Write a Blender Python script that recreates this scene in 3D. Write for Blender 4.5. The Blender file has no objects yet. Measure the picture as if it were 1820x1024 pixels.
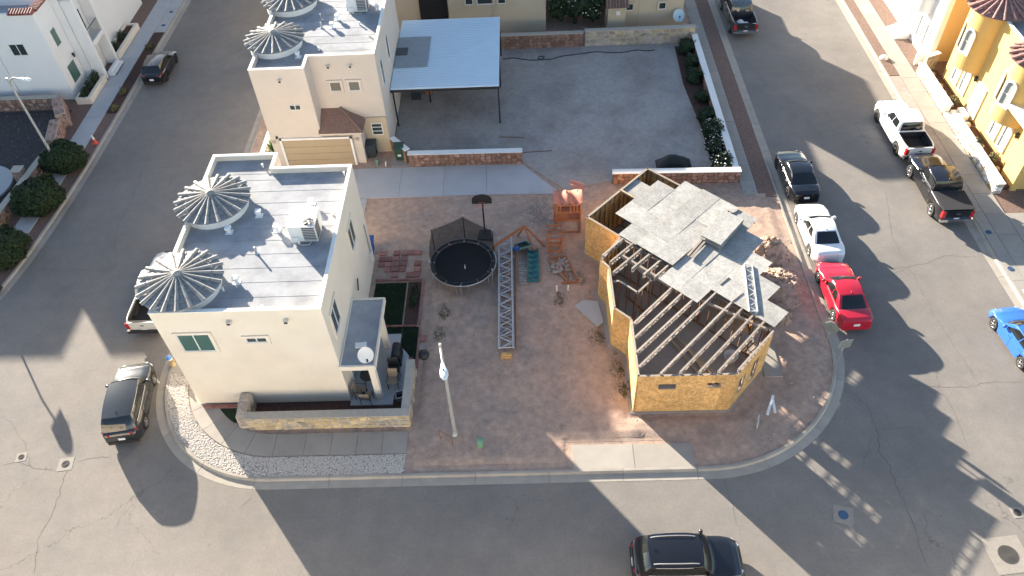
import bpy, math, random
from mathutils import Vector, Matrix
random.seed(11)
SC = bpy.context.scene; COL = SC.collection
PI = math.pi; R = math.radians
# ---------------- camera
CP, CR, CY, CF, CH = 0.828679558, -0.0587659604, 0.0412612716, 1384.32, 33.0
def _axes():
    f = Vector((0, math.cos(CP), -math.sin(CP))); r = Vector((1, 0, 0)); u = r.cross(f)
    c, s = math.cos(CR), math.sin(CR)
    r2 = r*c + u*s; u2 = u*c - r*s
    Z = Matrix.Rotation(CY, 3, 'Z')
    return Z @ r2, Z @ u2, Z @ f
AR, AU, AF = _axes()
cd = bpy.data.cameras.new('camera'); cam = bpy.data.objects.new('camera', cd); COL.objects.link(cam)
M = Matrix((AR, AU, -AF)).transposed().to_4x4(); M.translation = (0, 0, CH); cam.matrix_world = M
cd.sensor_width = 36; cd.lens = CF/1820*36; cd.clip_end = 3000; cd.clip_start = .5
SC.camera = cam
def G(px, py, z=0.0):
    d = AF*CF + AR*(px-910) + AU*(512-py)
    t = (z-CH)/d.z
    return Vector((t*d.x, t*d.y, z))
# ---------------- world, sun, exposure
SUN_EL, SUN_AZ = R(14.8), R(128.5)          # azimuth of the sun, ccw from +x
w = bpy.data.worlds.new('World'); SC.world = w; w.use_nodes = True
nt = w.node_tree; bg = nt.nodes['Background']
sky = nt.nodes.new('ShaderNodeTexSky'); sky.sky_type = 'NISHITA'; sky.sun_disc = False
sky.sun_elevation = SUN_EL; sky.sun_rotation = PI/2 - SUN_AZ; sky.altitude = 1100; sky.air_density = 1.0; sky.dust_density = 1.5
nt.links.new(sky.outputs[0], bg.inputs[0]); bg.inputs[1].default_value = 0.073
sd = bpy.data.lights.new('sun', 'SUN'); so = bpy.data.objects.new('sun', sd); COL.objects.link(so)
sd.energy = 5.0; sd.angle = R(0.5); sd.color = (1.0, .90, .76)
sdir = Vector((math.cos(SUN_EL)*math.cos(SUN_AZ), math.cos(SUN_EL)*math.sin(SUN_AZ), math.sin(SUN_EL)))
so.rotation_euler = (-sdir).to_track_quat('-Z', 'Y').to_euler(); so.location = sdir*80
vs = SC.view_settings; vs.view_transform = 'Standard'; vs.look = 'None'; vs.exposure = 2.2; vs.gamma = 1; vs.use_curve_mapping = False
SC.render.engine = 'CYCLES'

# ---------------- helpers
WM = {}
def reg(o, parent, basis):
    WM[o] = (WM[parent] @ basis) if parent else basis
def tag(o, label=None, cat=None, group=None, kind=None):
    if label: o['label'] = label
    if cat: o['category'] = cat
    if group: o['group'] = group
    if kind: o['kind'] = kind
    return o
def thing(name, label, cat, loc=(0, 0, 0), rz=0.0, group=None):
    o = bpy.data.objects.new(name, None); COL.objects.link(o); o.empty_display_size = .3
    o.location = loc; o.rotation_euler = (0, 0, rz)
    reg(o, None, Matrix.Translation(Vector(loc)) @ Matrix.Rotation(rz, 4, 'Z'))
    return tag(o, label, cat, group)
def link(name, me, parent=None, mtx=None, world=False):
    """mtx: transform in parent's space; world=True: mesh coordinates are world coordinates"""
    o = bpy.data.objects.new(name, me); COL.objects.link(o)
    b = mtx if mtx is not None else Matrix.Identity(4)
    if parent:
        o.parent = parent
        if world:
            o.matrix_parent_inverse = WM[parent].inverted(); o.matrix_basis = b; WM[o] = b
        else:
            o.matrix_basis = b; WM[o] = WM[parent] @ b
    else:
        o.matrix_basis = b; WM[o] = b
    return o
class MB:
    def __init__(s): s.v = []; s.f = []; s.mi = []; s.sm = []
    def add(s, V, F, mi=0, sm=False):
        n = len(s.v); s.v += [tuple(p) for p in V]
        for f in F: s.f.append(tuple(i+n for i in f)); s.mi.append(mi); s.sm.append(sm)
        return s
    def mbox(s, M, sx, sy, sz, mi=0):
        V = [M @ Vector((x*sx/2, y*sy/2, z*sz/2)) for x in (-1, 1) for y in (-1, 1) for z in (-1, 1)]
        return s.add(V, [(0, 1, 3, 2), (4, 6, 7, 5), (0, 4, 5, 1), (2, 3, 7, 6), (0, 2, 6, 4), (1, 5, 7, 3)], mi)
    def box(s, cx, cy, cz, sx, sy, sz, rz=0, mi=0):
        return s.mbox(Matrix.Translation((cx, cy, cz)) @ Matrix.Rotation(rz, 4, 'Z'), sx, sy, sz, mi)
    def bx(s, x0, y0, z0, x1, y1, z1, mi=0):
        return s.box((x0+x1)/2, (y0+y1)/2, (z0+z1)/2, abs(x1-x0), abs(y1-y0), abs(z1-z0), 0, mi)
    def bar(s, p, q, w, h, mi=0):
        p = Vector(p); q = Vector(q); d = q-p; L = d.length; d.normalize()
        up = Vector((0, 0, 1)) if abs(d.z) < .99 else Vector((0, 1, 0))
        y = up.cross(d).normalized(); z = d.cross(y)
        M = Matrix((d, y, z)).transposed().to_4x4(); M.translation = (p+q)/2
        return s.mbox(M, L, w, h, mi)
    def tube(s, pts, r, n=8, caps=True, mi=0, sm=True):
        pts = [Vector(p) for p in pts]; k = len(pts)
        rs = r if isinstance(r, (list, tuple)) else [r]*k
        V = []; F = []
        for i, p in enumerate(pts):
            d = (pts[min(i+1, k-1)] - pts[max(i-1, 0)]).normalized()
            up = Vector((0, 0, 1)) if abs(d.z) < .95 else Vector((0, 1, 0))
            a = up.cross(d).normalized(); b = d.cross(a)
            for j in range(n):
                t = 2*PI*j/n; V.append(p + (a*math.cos(t)+b*math.sin(t))*rs[i])
        for i in range(k-1):
            for j in range(n):
                F.append((i*n+j, i*n+(j+1) % n, (i+1)*n+(j+1) % n, (i+1)*n+j))
        s.add(V, F, mi, sm)
        if caps: s.add(V[:n], [tuple(range(n))[::-1]], mi); s.add(V[-n:], [tuple(range(n))], mi)
        return s
    def prism(s, poly, z0, z1, mi=0, top=True, bot=True):
        n = len(poly); V = [(p[0], p[1], z0) for p in poly] + [(p[0], p[1], z1) for p in poly]
        F = [(i, (i+1) % n, n+(i+1) % n, n+i) for i in range(n)]
        if bot: F.append(tuple(range(n))[::-1])
        if top: F.append(tuple(range(n, 2*n)))
        return s.add(V, F, mi)
    def ring(s, po, pi_, z0, z1, mi=0):
        n = len(po)
        V = [(p[0], p[1], z) for z in (z0, z1) for P_ in (po, pi_) for p in P_]
        F = []
        for i in range(n):
            j = (i+1) % n
            F += [(i, j, 2*n+j, 2*n+i), (n+j, n+i, 3*n+i, 3*n+j), (2*n+i, 2*n+j, 3*n+j, 3*n+i), (j, i, n+i, n+j)]
        return s.add(V, F, mi)
    def lathe(s, cx, cy, prof, n=24, a0=0, a1=2*PI, mi=0, sm=True):
        full = abs(a1-a0-2*PI) < 1e-6; m = n if full else n+1
        V = []
        for r, z in prof:
            for j in range(m):
                t = a0+(a1-a0)*j/n; V.append((cx+r*math.cos(t), cy+r*math.sin(t), z))
        F = []
        for i in range(len(prof)-1):
            for j in range(n):
                k = (j+1) % m; F.append((i*m+j, i*m+k, (i+1)*m+k, (i+1)*m+j))
        return s.add(V, F, mi, sm)
    def grid(s, fn, nu, nv, mi=0, sm=True):
        V = [fn(i/nu, j/nv) for i in range(nu+1) for j in range(nv+1)]
        F = [(i*(nv+1)+j, (i+1)*(nv+1)+j, (i+1)*(nv+1)+j+1, i*(nv+1)+j+1) for i in range(nu) for j in range(nv)]
        return s.add(V, F, mi, sm)
    def mesh(s, name, mats):
        me = bpy.data.meshes.new(name); me.from_pydata(s.v, [], s.f)
        for m in (mats if isinstance(mats, (list, tuple)) else [mats]): me.materials.append(m)
        me.polygons.foreach_set('material_index', s.mi); me.polygons.foreach_set('use_smooth', s.sm)
        me.update(); return me
    def build(s, name, mats, parent=None, world=True, mtx=None):
        return link(name, s.mesh(name, mats), parent, mtx, world if parent else False)
def copy_tree(o, parent=None):
    c = o.copy(); COL.objects.link(c)
    if parent: c.parent = parent
    for ch in list(o.children): copy_tree(ch, c)
    return c
def place(o, loc, rz=0):
    o.location = loc; o.rotation_euler = (0, 0, rz); WM[o] = Matrix.Translation(Vector(loc)) @ Matrix.Rotation(rz, 4, 'Z')
    return o
def rect(x0, y0, x1, y1): return [(x0, y0), (x1, y0), (x1, y1), (x0, y1)]
def h2(a, b): return math.modf(math.sin(a*127.1+b*311.7)*43758.5453)[0] % 1.0
def vnoise(x, y):
    i, j = math.floor(x), math.floor(y); u, v = x-i, y-j; u = u*u*(3-2*u); v = v*v*(3-2*v)
    return (h2(i, j)*(1-u)+h2(i+1, j)*u)*(1-v)+(h2(i, j+1)*(1-u)+h2(i+1, j+1)*u)*v

# ---------------- materials
def mat(name, col, rough=.8, metal=0.0, var=0.0, scale=2.0, bump=0.0, bscale=30.0, rnd=0.0, spec=.5, coat=0.0, col2=None, c2scale=.5, c2lo=.45, c2hi=.65, stretch=None, alpha=1.0, trans=0.0, obj=False):
    m = bpy.data.materials.new(name); m.use_nodes = True; N = m.node_tree.nodes; L = m.node_tree.links
    b = N['Principled BSDF']; b.inputs['Roughness'].default_value = rough; b.inputs['Metallic'].default_value = metal
    b.inputs['Specular IOR Level'].default_value = spec; b.inputs['Coat Weight'].default_value = coat
    b.inputs['Alpha'].default_value = alpha; b.inputs['Transmission Weight'].default_value = trans
    b.inputs['Base Color'].default_value = (*col, 1)
    if not (var or bump or rnd or col2): return m
    if obj: src = N.new('ShaderNodeTexCoord').outputs['Object']
    else: src = N.new('ShaderNodeNewGeometry').outputs['Position']
    if stretch:
        mp = N.new('ShaderNodeMapping'); mp.inputs['Scale'].default_value = stretch; L.new(src, mp.inputs[0]); src = mp.outputs[0]
    def noise(sc, det=6):
        n = N.new('ShaderNodeTexNoise'); n.inputs['Scale'].default_value = sc; n.inputs['Detail'].default_value = det
        n.inputs['Roughness'].default_value = .6; L.new(src, n.inputs['Vector']); return n.outputs['Fac']
    cur = None
    if col2:
        mx = N.new('ShaderNodeMix'); mx.data_type = 'RGBA'; mx.inputs[6].default_value = (*col, 1); mx.inputs[7].default_value = (*col2, 1)
        rr = N.new('ShaderNodeMapRange'); rr.inputs[1].default_value = c2lo; rr.inputs[2].default_value = c2hi
        L.new(noise(c2scale), rr.inputs[0]); L.new(rr.outputs[0], mx.inputs[0]); cur = mx.outputs[2]
    if var or rnd:
        hv = N.new('ShaderNodeHueSaturation')
        if cur: L.new(cur, hv.inputs['Color'])
        else: hv.inputs['Color'].default_value = (*col, 1)
        val = None
        if var:
            r1 = N.new('ShaderNodeMapRange'); r1.inputs[1].default_value = .25; r1.inputs[2].default_value = .75
            r1.inputs[3].default_value = 1-var; r1.inputs[4].default_value = 1+var
            L.new(noise(scale, 8), r1.inputs[0]); val = r1.outputs[0]
        if rnd:
            oi = N.new('ShaderNodeObjectInfo'); r2 = N.new('ShaderNodeMapRange'); r2.inputs[3].default_value = 1-rnd; r2.inputs[4].default_value = 1+rnd
            L.new(oi.outputs['Random'], r2.inputs[0])
            if val:
                mu = N.new('ShaderNodeMath'); mu.operation = 'MULTIPLY'; L.new(val, mu.inputs[0]); L.new(r2.outputs[0], mu.inputs[1]); val = mu.outputs[0]
            else: val = r2.outputs[0]
        L.new(val, hv.inputs['Value']); cur = hv.outputs[0]
    if cur: L.new(cur, b.inputs['Base Color'])
    if bump:
        bp = N.new('ShaderNodeBump'); bp.inputs['Strength'].default_value = bump; bp.inputs['Distance'].default_value = .03
        L.new(noise(bscale, 8), bp.inputs['Height']); L.new(bp.outputs[0], b.inputs['Normal'])
    return m
def asphalt():
    m = bpy.data.materials.new('asphalt'); m.use_nodes = True; N = m.node_tree.nodes; L = m.node_tree.links
    b = N['Principled BSDF']; b.inputs['Roughness'].default_value = .9; b.inputs['Specular IOR Level'].default_value = .25
    pos = N.new('ShaderNodeNewGeometry').outputs['Position']
    def noise(sc, det=6, vec=pos, r=.6):
        n = N.new('ShaderNodeTexNoise'); n.inputs['Scale'].default_value = sc; n.inputs['Detail'].default_value = det
        n.inputs['Roughness'].default_value = r; L.new(vec, n.inputs['Vector']); return n
    def mr(src, a, b_, c, d):
        r = N.new('ShaderNodeMapRange'); 
        for i, x in enumerate((a, b_, c, d)): r.inputs[i+1].default_value = x
        L.new(src, r.inputs[0]); return r.outputs[0]
    def mul(a, c):
        q = N.new('ShaderNodeMath'); q.operation = 'MULTIPLY'; L.new(a, q.inputs[0]); L.new(c, q.inputs[1]); return q.outputs[0]
    big = mr(noise(.13, 5).outputs['Fac'], .3, .7, .88, 1.12)
    mid = mr(noise(1.3, 6).outputs['Fac'], .3, .7, .93, 1.07)
    fine = mr(noise(24, 4, r=.8).outputs['Fac'], .25, .75, .78, 1.22)
    # oil spots
    oil = mr(noise(.9, 2).outputs['Fac'], .73, .80, 1, .72)
    # cracks: warped voronoi edges, only in places
    wv = noise(.7, 4); vm = N.new('ShaderNodeVectorMath'); vm.operation = 'MULTIPLY_ADD'
    L.new(wv.outputs['Color'], vm.inputs[0]); vm.inputs[1].default_value = (2.2, 2.2, 0); L.new(pos, vm.inputs[2])
    vo = N.new('ShaderNodeTexVoronoi'); vo.feature = 'DISTANCE_TO_EDGE'; vo.inputs['Scale'].default_value = .16; L.new(vm.outputs[0], vo.inputs['Vector'])
    cr = mr(vo.outputs['Distance'], .0012, .0042, 1, 0)
    mask = mr(noise(.11, 2).outputs['Fac'], .52, .62, 0, .6)
    ck = mul(cr, mask); ck = mr(ck, 0, 1, 1, .5)
    gr2 = mr(noise(7, 5, r=.75).outputs['Fac'], .3, .7, .91, 1.09)
    v = mul(mul(mul(big, mid), mul(mul(fine, gr2), oil)), ck)
    hv = N.new('ShaderNodeHueSaturation'); L.new(v, hv.inputs['Value'])
    mx = N.new('ShaderNodeMix'); mx.data_type = 'RGBA'; mx.inputs[6].default_value = (.225, .202, .178, 1); mx.inputs[7].default_value = (.198, .182, .164, 1)
    L.new(mr(noise(.3, 4).outputs['Fac'], .35, .65, 0, 1), mx.inputs[0]); L.new(mx.outputs[2], hv.inputs['Color'])
    L.new(hv.outputs[0], b.inputs['Base Color'])
    bp = N.new('ShaderNodeBump'); bp.inputs['Strength'].default_value = .25; bp.inputs['Distance'].default_value = .02
    L.new(fine, bp.inputs['Height']); L.new(bp.outputs[0], b.inputs['Normal'])
    return m
def osb(name, col, flake=(.62, .40, .15)):
    m = bpy.data.materials.new(name); m.use_nodes = True; N = m.node_tree.nodes; L = m.node_tree.links
    b = N['Principled BSDF']; b.inputs['Roughness'].default_value = .75
    tc = N.new('ShaderNodeNewGeometry').outputs['Position']
    mp = N.new('ShaderNodeMapping'); mp.inputs['Rotation'].default_value = (.3, .5, .78); L.new(tc, mp.inputs[0])
    vo = N.new('ShaderNodeTexVoronoi'); vo.inputs['Scale'].default_value = 11; vo.inputs['Randomness'].default_value = 1; L.new(mp.outputs[0], vo.inputs['Vector'])
    no = N.new('ShaderNodeTexNoise'); no.inputs['Scale'].default_value = 2.0; no.inputs['Detail'].default_value = 8; L.new(tc, no.inputs['Vector'])
    mx = N.new('ShaderNodeMix'); mx.data_type = 'RGBA'; mx.inputs[6].default_value = (*col, 1); mx.inputs[7].default_value = (*flake, 1)
    sp = N.new('ShaderNodeSeparateColor'); L.new(vo.outputs['Color'], sp.inputs[0]); L.new(sp.outputs[0], mx.inputs[0])
    hv = N.new('ShaderNodeHueSaturation'); L.new(mx.outputs[2], hv.inputs['Color'])
    mr = N.new('ShaderNodeMapRange'); mr.inputs[1].default_value = .3; mr.inputs[2].default_value = .7; mr.inputs[3].default_value = .85; mr.inputs[4].default_value = 1.13
    L.new(no.outputs['Fac'], mr.inputs[0])
    oi = N.new('ShaderNodeObjectInfo'); r2 = N.new('ShaderNodeMapRange'); r2.inputs[3].default_value = .80; r2.inputs[4].default_value = 1.12; L.new(oi.outputs['Random'], r2.inputs[0])
    mu = N.new('ShaderNodeMath'); mu.operation = 'MULTIPLY'; L.new(mr.outputs[0], mu.inputs[0]); L.new(r2.outputs[0], mu.inputs[1]); L.new(mu.outputs[0], hv.inputs['Value'])
    L.new(hv.outputs[0], b.inputs['Base Color']); return m
ORD = ['first', 'second', 'third', 'fourth', 'fifth', 'sixth', 'seventh', 'eighth', 'ninth', 'tenth', 'eleventh', 'twelfth']
X = {}
X['asphalt'] = asphalt()
X['conc'] = mat('concrete', (.335, .305, .265), .9, var=.10, scale=1.2, bump=.15, bscale=40, rnd=.06, spec=.3)
X['kerb'] = mat('kerb_concrete', (.36, .325, .275), .9, var=.12, scale=1.5, bump=.15, bscale=40, rnd=.05, spec=.3)
X['conc_blue'] = mat('driveway_concrete', (.42, .42, .42), .85, var=.08, scale=.8, bump=.1, bscale=40, rnd=.04)
X['dirt'] = mat('dirt', (.42, .30, .23), .95, var=.26, scale=3.2, bump=.55, bscale=8, spec=.2, col2=(.31, .245, .205), c2scale=.62, c2lo=.48, c2hi=.72)
X['caliche'] = mat('caliche', (.375, .335, .30), .95, var=.16, scale=4, bump=.4, bscale=14, spec=.2, col2=(.29, .25, .222), c2scale=.28)
X['redgravel'] = mat('red_gravel', (.20, .135, .108), .95, var=.45, scale=9, bump=1, bscale=22, spec=.2)
X['apron'] = mat('utility_apron', (.27, .245, .21), .9, var=.12, scale=4, bump=.2, bscale=30)
X['mulch'] = mat('mulch', (.085, .05, .04), .95, var=.5, scale=12, bump=1, bscale=25, spec=.2)
X['darkgravel'] = mat('dark_gravel', (.07, .062, .06), .95, var=.55, scale=7, bump=1, bscale=18, spec=.2, col2=(.20, .19, .19), c2scale=5, c2lo=.6, c2hi=.7)
X['gravel'] = mat('white_gravel', (.52, .48, .43), .9, var=.35, scale=14, rnd=0, spec=.3)
X['gravelbed'] = mat('gravel_bed', (.30, .27, .24), .95, var=.4, scale=20, bump=1, bscale=30)
X['cream'] = mat('cream_stucco', (.79, .70, .57), .92, var=.04, scale=.7, bump=.35, bscale=60, spec=.2, col2=(.765, .665, .535), c2scale=.5)
X['pinkst'] = mat('sand_stucco', (.62, .545, .47), .92, var=.05, scale=.8, bump=.35, bscale=60, spec=.2)
X['whitest'] = mat('white_stucco', (.78, .77, .74), .92, var=.03, scale=.8, bump=.3, bscale=60, spec=.2)
X['beigest'] = mat('beige_stucco', (.50, .42, .30), .92, var=.05, scale=.6, bump=.3, bscale=60, spec=.2)
X['tanst'] = mat('tan_stucco', (.62, .42, .20), .92, var=.04, scale=.6, bump=.3, bscale=60, spec=.2)
X['yellowst'] = mat('yellow_stucco', (.60, .41, .15), .92, var=.05, scale=.8, bump=.3, bscale=60, spec=.2)
X['parapet'] = mat('parapet_coat', (.80, .775, .72), .85, var=.05, scale=2, bump=.1)
X['roofing'] = mat('rolled_roofing', (.335, .34, .35), .9, var=.16, scale=1.1, bump=.3, bscale=50, rnd=.06, col2=(.27, .275, .285), c2scale=.9, spec=.25)
X['tile'] = mat('grey_roof_tile', (.30, .282, .255), .75, var=.18, scale=4, rnd=.16, bump=.2, bscale=25)
X['tilepan'] = mat('grey_pan_tile', (.27, .265, .255), .8, var=.2, scale=5, bump=.3, bscale=25, rnd=.05)
X['browntile'] = mat('brown_roof_tile', (.22, .135, .105), .8, var=.25, scale=5, rnd=.15, bump=.2, bscale=20)
X['redtile'] = mat('maroon_roof_tile', (.24, .085, .07), .75, var=.25, scale=4, rnd=.2)
X['purpletile'] = mat('plum_roof_tile', (.30, .165, .14), .75, var=.25, scale=4, rnd=.18)
X['white'] = mat('white_paint', (.78, .78, .76), .45, var=.02)
X['frame'] = mat('window_vinyl', (.75, .73, .68), .5)
X['glass'] = mat('window_glass', (.035, .05, .05), .06, spec=.6, var=.3, scale=.7)
X['glassg'] = mat('green_window_glass', (.07, .14, .12), .06, spec=.6)
X['glassl'] = mat('curtained_glass', (.32, .34, .33), .12, spec=.6)
X['glassm'] = mat('dim_curtain_glass', (.13, .125, .105), .1, spec=.6)
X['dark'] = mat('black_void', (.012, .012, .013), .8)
X['blackm'] = mat('black_metal', (.02, .02, .022), .5)
X['galv'] = mat('galvanised_steel', (.46, .47, .47), .42, metal=.7, var=.06)
X['lampgrey'] = mat('lamp_pole_steel', (.42, .42, .40), .5, metal=.3, var=.08, scale=3)
X['acwhite'] = mat('ac_casing', (.68, .68, .66), .5, var=.04)
X['acgrille'] = mat('ac_grille', (.07, .075, .08), .6)
X['wood'] = mat('lumber', (.48, .36, .235), .8, var=.2, scale=5, rnd=.15)
X['oldwood'] = mat('weathered_lumber', (.33, .275, .225), .85, var=.22, scale=6, rnd=.18)
X['stud'] = mat('stud_lumber', (.26, .135, .065), .8, var=.2, scale=4, rnd=.2)
X['osb'] = osb('osb_wall', (.52, .28, .085), (.75, .47, .20))
X['osbdeck'] = osb('osb_deck', (.30, .288, .262), (.40, .383, .35))
X['cedar'] = mat('cedar_stain', (.35, .13, .055), .7, var=.2, scale=6, rnd=.12)
X['truss'] = mat('grey_truss', (.42, .43, .44), .8, var=.15, scale=4, rnd=.1)
X['stone_y'] = mat('yellow_flagstone', (.56, .43, .24), .85, var=.25, scale=5, rnd=.25, bump=.4, bscale=18, col2=(.36, .33, .27), c2scale=1.1)
X['stone_b'] = mat('brown_fieldstone', (.27, .155, .105), .9, var=.3, scale=5, rnd=.35, bump=.5, bscale=18)
X['stone_g'] = mat('mixed_fieldstone', (.38, .32, .27), .9, var=.25, scale=4, rnd=.3, bump=.4, bscale=15, col2=(.46, .36, .22), c2scale=.9)
X['stone_p'] = mat('pink_fieldstone', (.36, .22, .17), .9, var=.25, scale=4, rnd=.3, bump=.4, bscale=15)
X['mortar'] = mat('mortar', (.44, .39, .32), .95, var=.12, scale=5, bump=.3, bscale=30)
X['mortar_d'] = mat('dark_mortar', (.17, .12, .095), .95, var=.2, scale=5, bump=.3, bscale=30)
X['brick'] = mat('red_paver', (.30, .14, .115), .9, var=.2, scale=6, rnd=.25, bump=.3, bscale=25)
X['turf'] = mat('turf_green', (.013, .030, .010), .95, var=.3, scale=6)
X['leaf'] = mat('hedge_leaf', (.026, .044, .015), .75, var=.5, scale=3.5, spec=.3)
X['leafd'] = mat('dark_leaf', (.024, .042, .018), .7, var=.5, scale=2.0, spec=.3)
X['leafb'] = mat('yucca_leaf', (.07, .15, .03), .6, var=.3, scale=4)
X['weed'] = mat('dry_weed', (.13, .115, .05), .9, var=.4, scale=3)
X['flower'] = mat('white_petal', (.75, .74, .66), .7)
X['bark'] = mat('bark', (.09, .06, .045), .95, var=.3, scale=8)
X['steelroof'] = mat('white_steel_sheet', (.64, .735, .79), .38, var=.04, scale=.6, metal=.15)
X['greypanel'] = mat('grey_roll_patch', (.30, .32, .33), .8, var=.08)
X['garage'] = mat('garage_tan', (.41, .315, .20), .6, var=.05, scale=1.5)
X['tyre'] = mat('tyre_rubber', (.018, .018, .018), .85)
X['rim'] = mat('alloy_rim', (.55, .55, .56), .3, metal=.9)
X['rimd'] = mat('dark_rim', (.07, .07, .075), .35, metal=.8)
X['cglass'] = mat('car_glass', (.012, .015, .016), .05, spec=.7)
X['tail'] = mat('tail_lamp', (.42, .012, .014), .2, coat=.6)
X['headl'] = mat('head_lamp', (.55, .57, .58), .12, coat=.8)
X['chrome'] = mat('chrome', (.75, .75, .75), .12, metal=1)
X['plate'] = mat('licence_plate', (.70, .71, .72), .4)
X['trim'] = mat('black_trim', (.02, .02, .02), .6)
X['liner'] = mat('bed_liner', (.022, .022, .024), .8)
def paint(name, c, r=.25): return mat(name, c, r, metal=.0, coat=.8, spec=.5)
X['pblack'] = paint('black_car_paint', (.008, .008, .010), .18)
X['pgrey'] = paint('charcoal_car_paint', (.020, .023, .024), .2)
X['pwhite'] = paint('white_car_paint', (.78, .78, .77), .3)
X['pred'] = paint('red_car_paint', (.42, .012, .030), .22)
X['pblue'] = paint('blue_car_paint', (.03, .13, .52), .22)
X['psilver'] = paint('silver_car_paint', (.55, .54, .50), .3)
X['blackfab'] = mat('black_mesh_fabric', (.012, .012, .013), .9)
X['net'] = mat('black_netting', (.012, .013, .015), .9, alpha=.72)
X['slideg'] = mat('teal_plastic', (.015, .13, .13), .4)
X['swingb'] = mat('blue_plastic', (.02, .10, .40), .45)
X['binb'] = mat('dark_bin_plastic', (.03, .04, .05), .5)
X['bing'] = mat('green_bin_plastic', (.03, .07, .045), .5)
X['bluebin'] = mat('blue_bin_plastic', (.02, .06, .22), .5)
X['pedgreen'] = mat('pedestal_green', (.16, .30, .20), .5, var=.08)
X['hydtan'] = mat('hydrant_tan', (.42, .32, .16), .55)
X['hydblue'] = mat('hydrant_blue', (.06, .20, .50), .5)
X['signgr'] = mat('sign_back_aluminium', (.30, .33, .30), .45, metal=.5)
X['orange'] = mat('cone_orange', (.75, .10, .06), .5)
X['iron'] = mat('cast_iron', (.06, .055, .05), .85, bump=.3)
X['bluecover'] = mat('blue_cover', (.06, .11, .20), .8)
X['metpaint'] = mat('pale_blue_dish', (.40, .55, .62), .5)
X['tarp'] = mat('black_tarp', (.012, .014, .014), .6, bump=.6, bscale=5)
X['hose'] = mat('hose_rubber', (.025, .03, .05), .6)
X['chairm'] = mat('patio_frame', (.035, .032, .03), .5)
X['sling'] = mat('tan_sling', (.33, .25, .17), .8)
# ================= the setting: road, kerbs, lots, pavements
def struct(o): o['kind'] = 'structure'; return o
mb = MB(); mb.add([(-700, -300, 0), (700, -300, 0), (700, 900, 0), (-700, 900, 0)], [(0, 1, 2, 3)])
struct(mb.build('road', X['asphalt']))
def arc(cx, cy, r, a0, a1, n=16): return [(cx+r*math.cos(R(a0+(a1-a0)*i/n)), cy+r*math.sin(R(a0+(a1-a0)*i/n))) for i in range(n+1)]
def normals(p, side):
    out = []
    for i in range(len(p)):
        a = p[max(i-1, 0)]; b = p[min(i+1, len(p)-1)]; d = Vector((b[0]-a[0], b[1]-a[1])).normalized()
        out.append(Vector((-d.y, d.x))*side)
    return out
def offset(p, d, side):
    return [(q[0]+n.x*d, q[1]+n.y*d) for q, n in zip(p, normals(p, side))]
def resample(p, step):
    out = [Vector(p[0])]; acc = 0
    for a, b in zip(p, p[1:]):
        a = Vector(a); b = Vector(b); L = (b-a).length; k = max(1, int(round(L/step)))
        for i in range(1, k+1): out.append(a+(b-a)*i/k)
    return [(q.x, q.y) for q in out]
KP = [(0, .006), (.40, .018), (.45, .115), (.48, .135), (.60, .14), (.60, -.05), (0, -.05)]
def kerb(pts, side, seg=3.0, z=0.0):
    root = struct(bpy.data.objects.new('kerb', None)); COL.objects.link(root); WM[root] = Matrix.Identity(4)
    p = resample(pts, .5); nn = normals(p, side); i = 0
    while i < len(p)-1:
        j = i; L = 0
        while j < len(p)-1 and L < seg:
            L += math.dist(p[j], p[j+1]); j += 1
        V = []; F = []; k = len(KP)
        for q in range(i, j+1):
            P_ = Vector(p[q])
            if q == i: P_ = P_ + (Vector(p[q+1])-P_).normalized()*.012
            if q == j: P_ = P_ - (P_-Vector(p[q-1])).normalized()*.012
            for o, zz in KP: V.append((P_.x+nn[q].x*o, P_.y+nn[q].y*o, zz+z))
        for q in range(j-i):
            for a in range(k): F.append((q*k+a, q*k+(a+1) % k, (q+1)*k+(a+1) % k, (q+1)*k+a))
        F.append(tuple(range(k))); F.append(tuple(range((j-i)*k, (j-i+1)*k))[::-1])
        MB().add(V, F).build('kerb_stone', X['kerb'], root)
        i = j
    return root
block = [(16.0, 90), (16.05, 27.5)] + arc(7.9, 26.1, 8.25, 0, -90, 22)[1:] + [(-12.9, 17.8)] + arc(-12.9, 24.9, 7.1, -90, -180, 18)[1:] + [(-20, 90)]
kerb(block, -1)
inner = offset(block, .58, -1)
leftk = [(-29.9, 90), (-30.1, 46), (-30.35, 38), (-30.95, 31.5), (-32.2, 27.2), (-35, 22.8), (-40, 19.6), (-60, 18.2)]
def smooth(p, it=2):
    for _ in range(it):
        q = [p[0]]
        for a, b in zip(p, p[1:]): q += [(a[0]*.75+b[0]*.25, a[1]*.75+b[1]*.25), (a[0]*.25+b[0]*.75, a[1]*.25+b[1]*.75)]
        p = q+[p[-1]]
    return p
leftk = smooth(leftk); kerb(leftk, -1)
rightk = [(26.0, 90), (26.05, 32), (26.2, 26), (26.3, 12)]; kerb(rightk, 1)
ZT = .125
def slabpoly(name, poly, z, m, label=None, z0=-.04):
    o = MB().prism(poly, z0, z).build(name, X[m]); return struct(o)
# block ground
slabpoly('dirt_ground', inner, ZT-.03, 'dirt')
lk = offset(leftk, .58, -1); slabpoly('left_verge', lk+[(-120, 18), (-120, 90)], ZT-.03, 'redgravel')
rk = offset(rightk, .58, 1); slabpoly('right_verge', rk+[(120, 12), (120, 90)], ZT-.03, 'redgravel')
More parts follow.
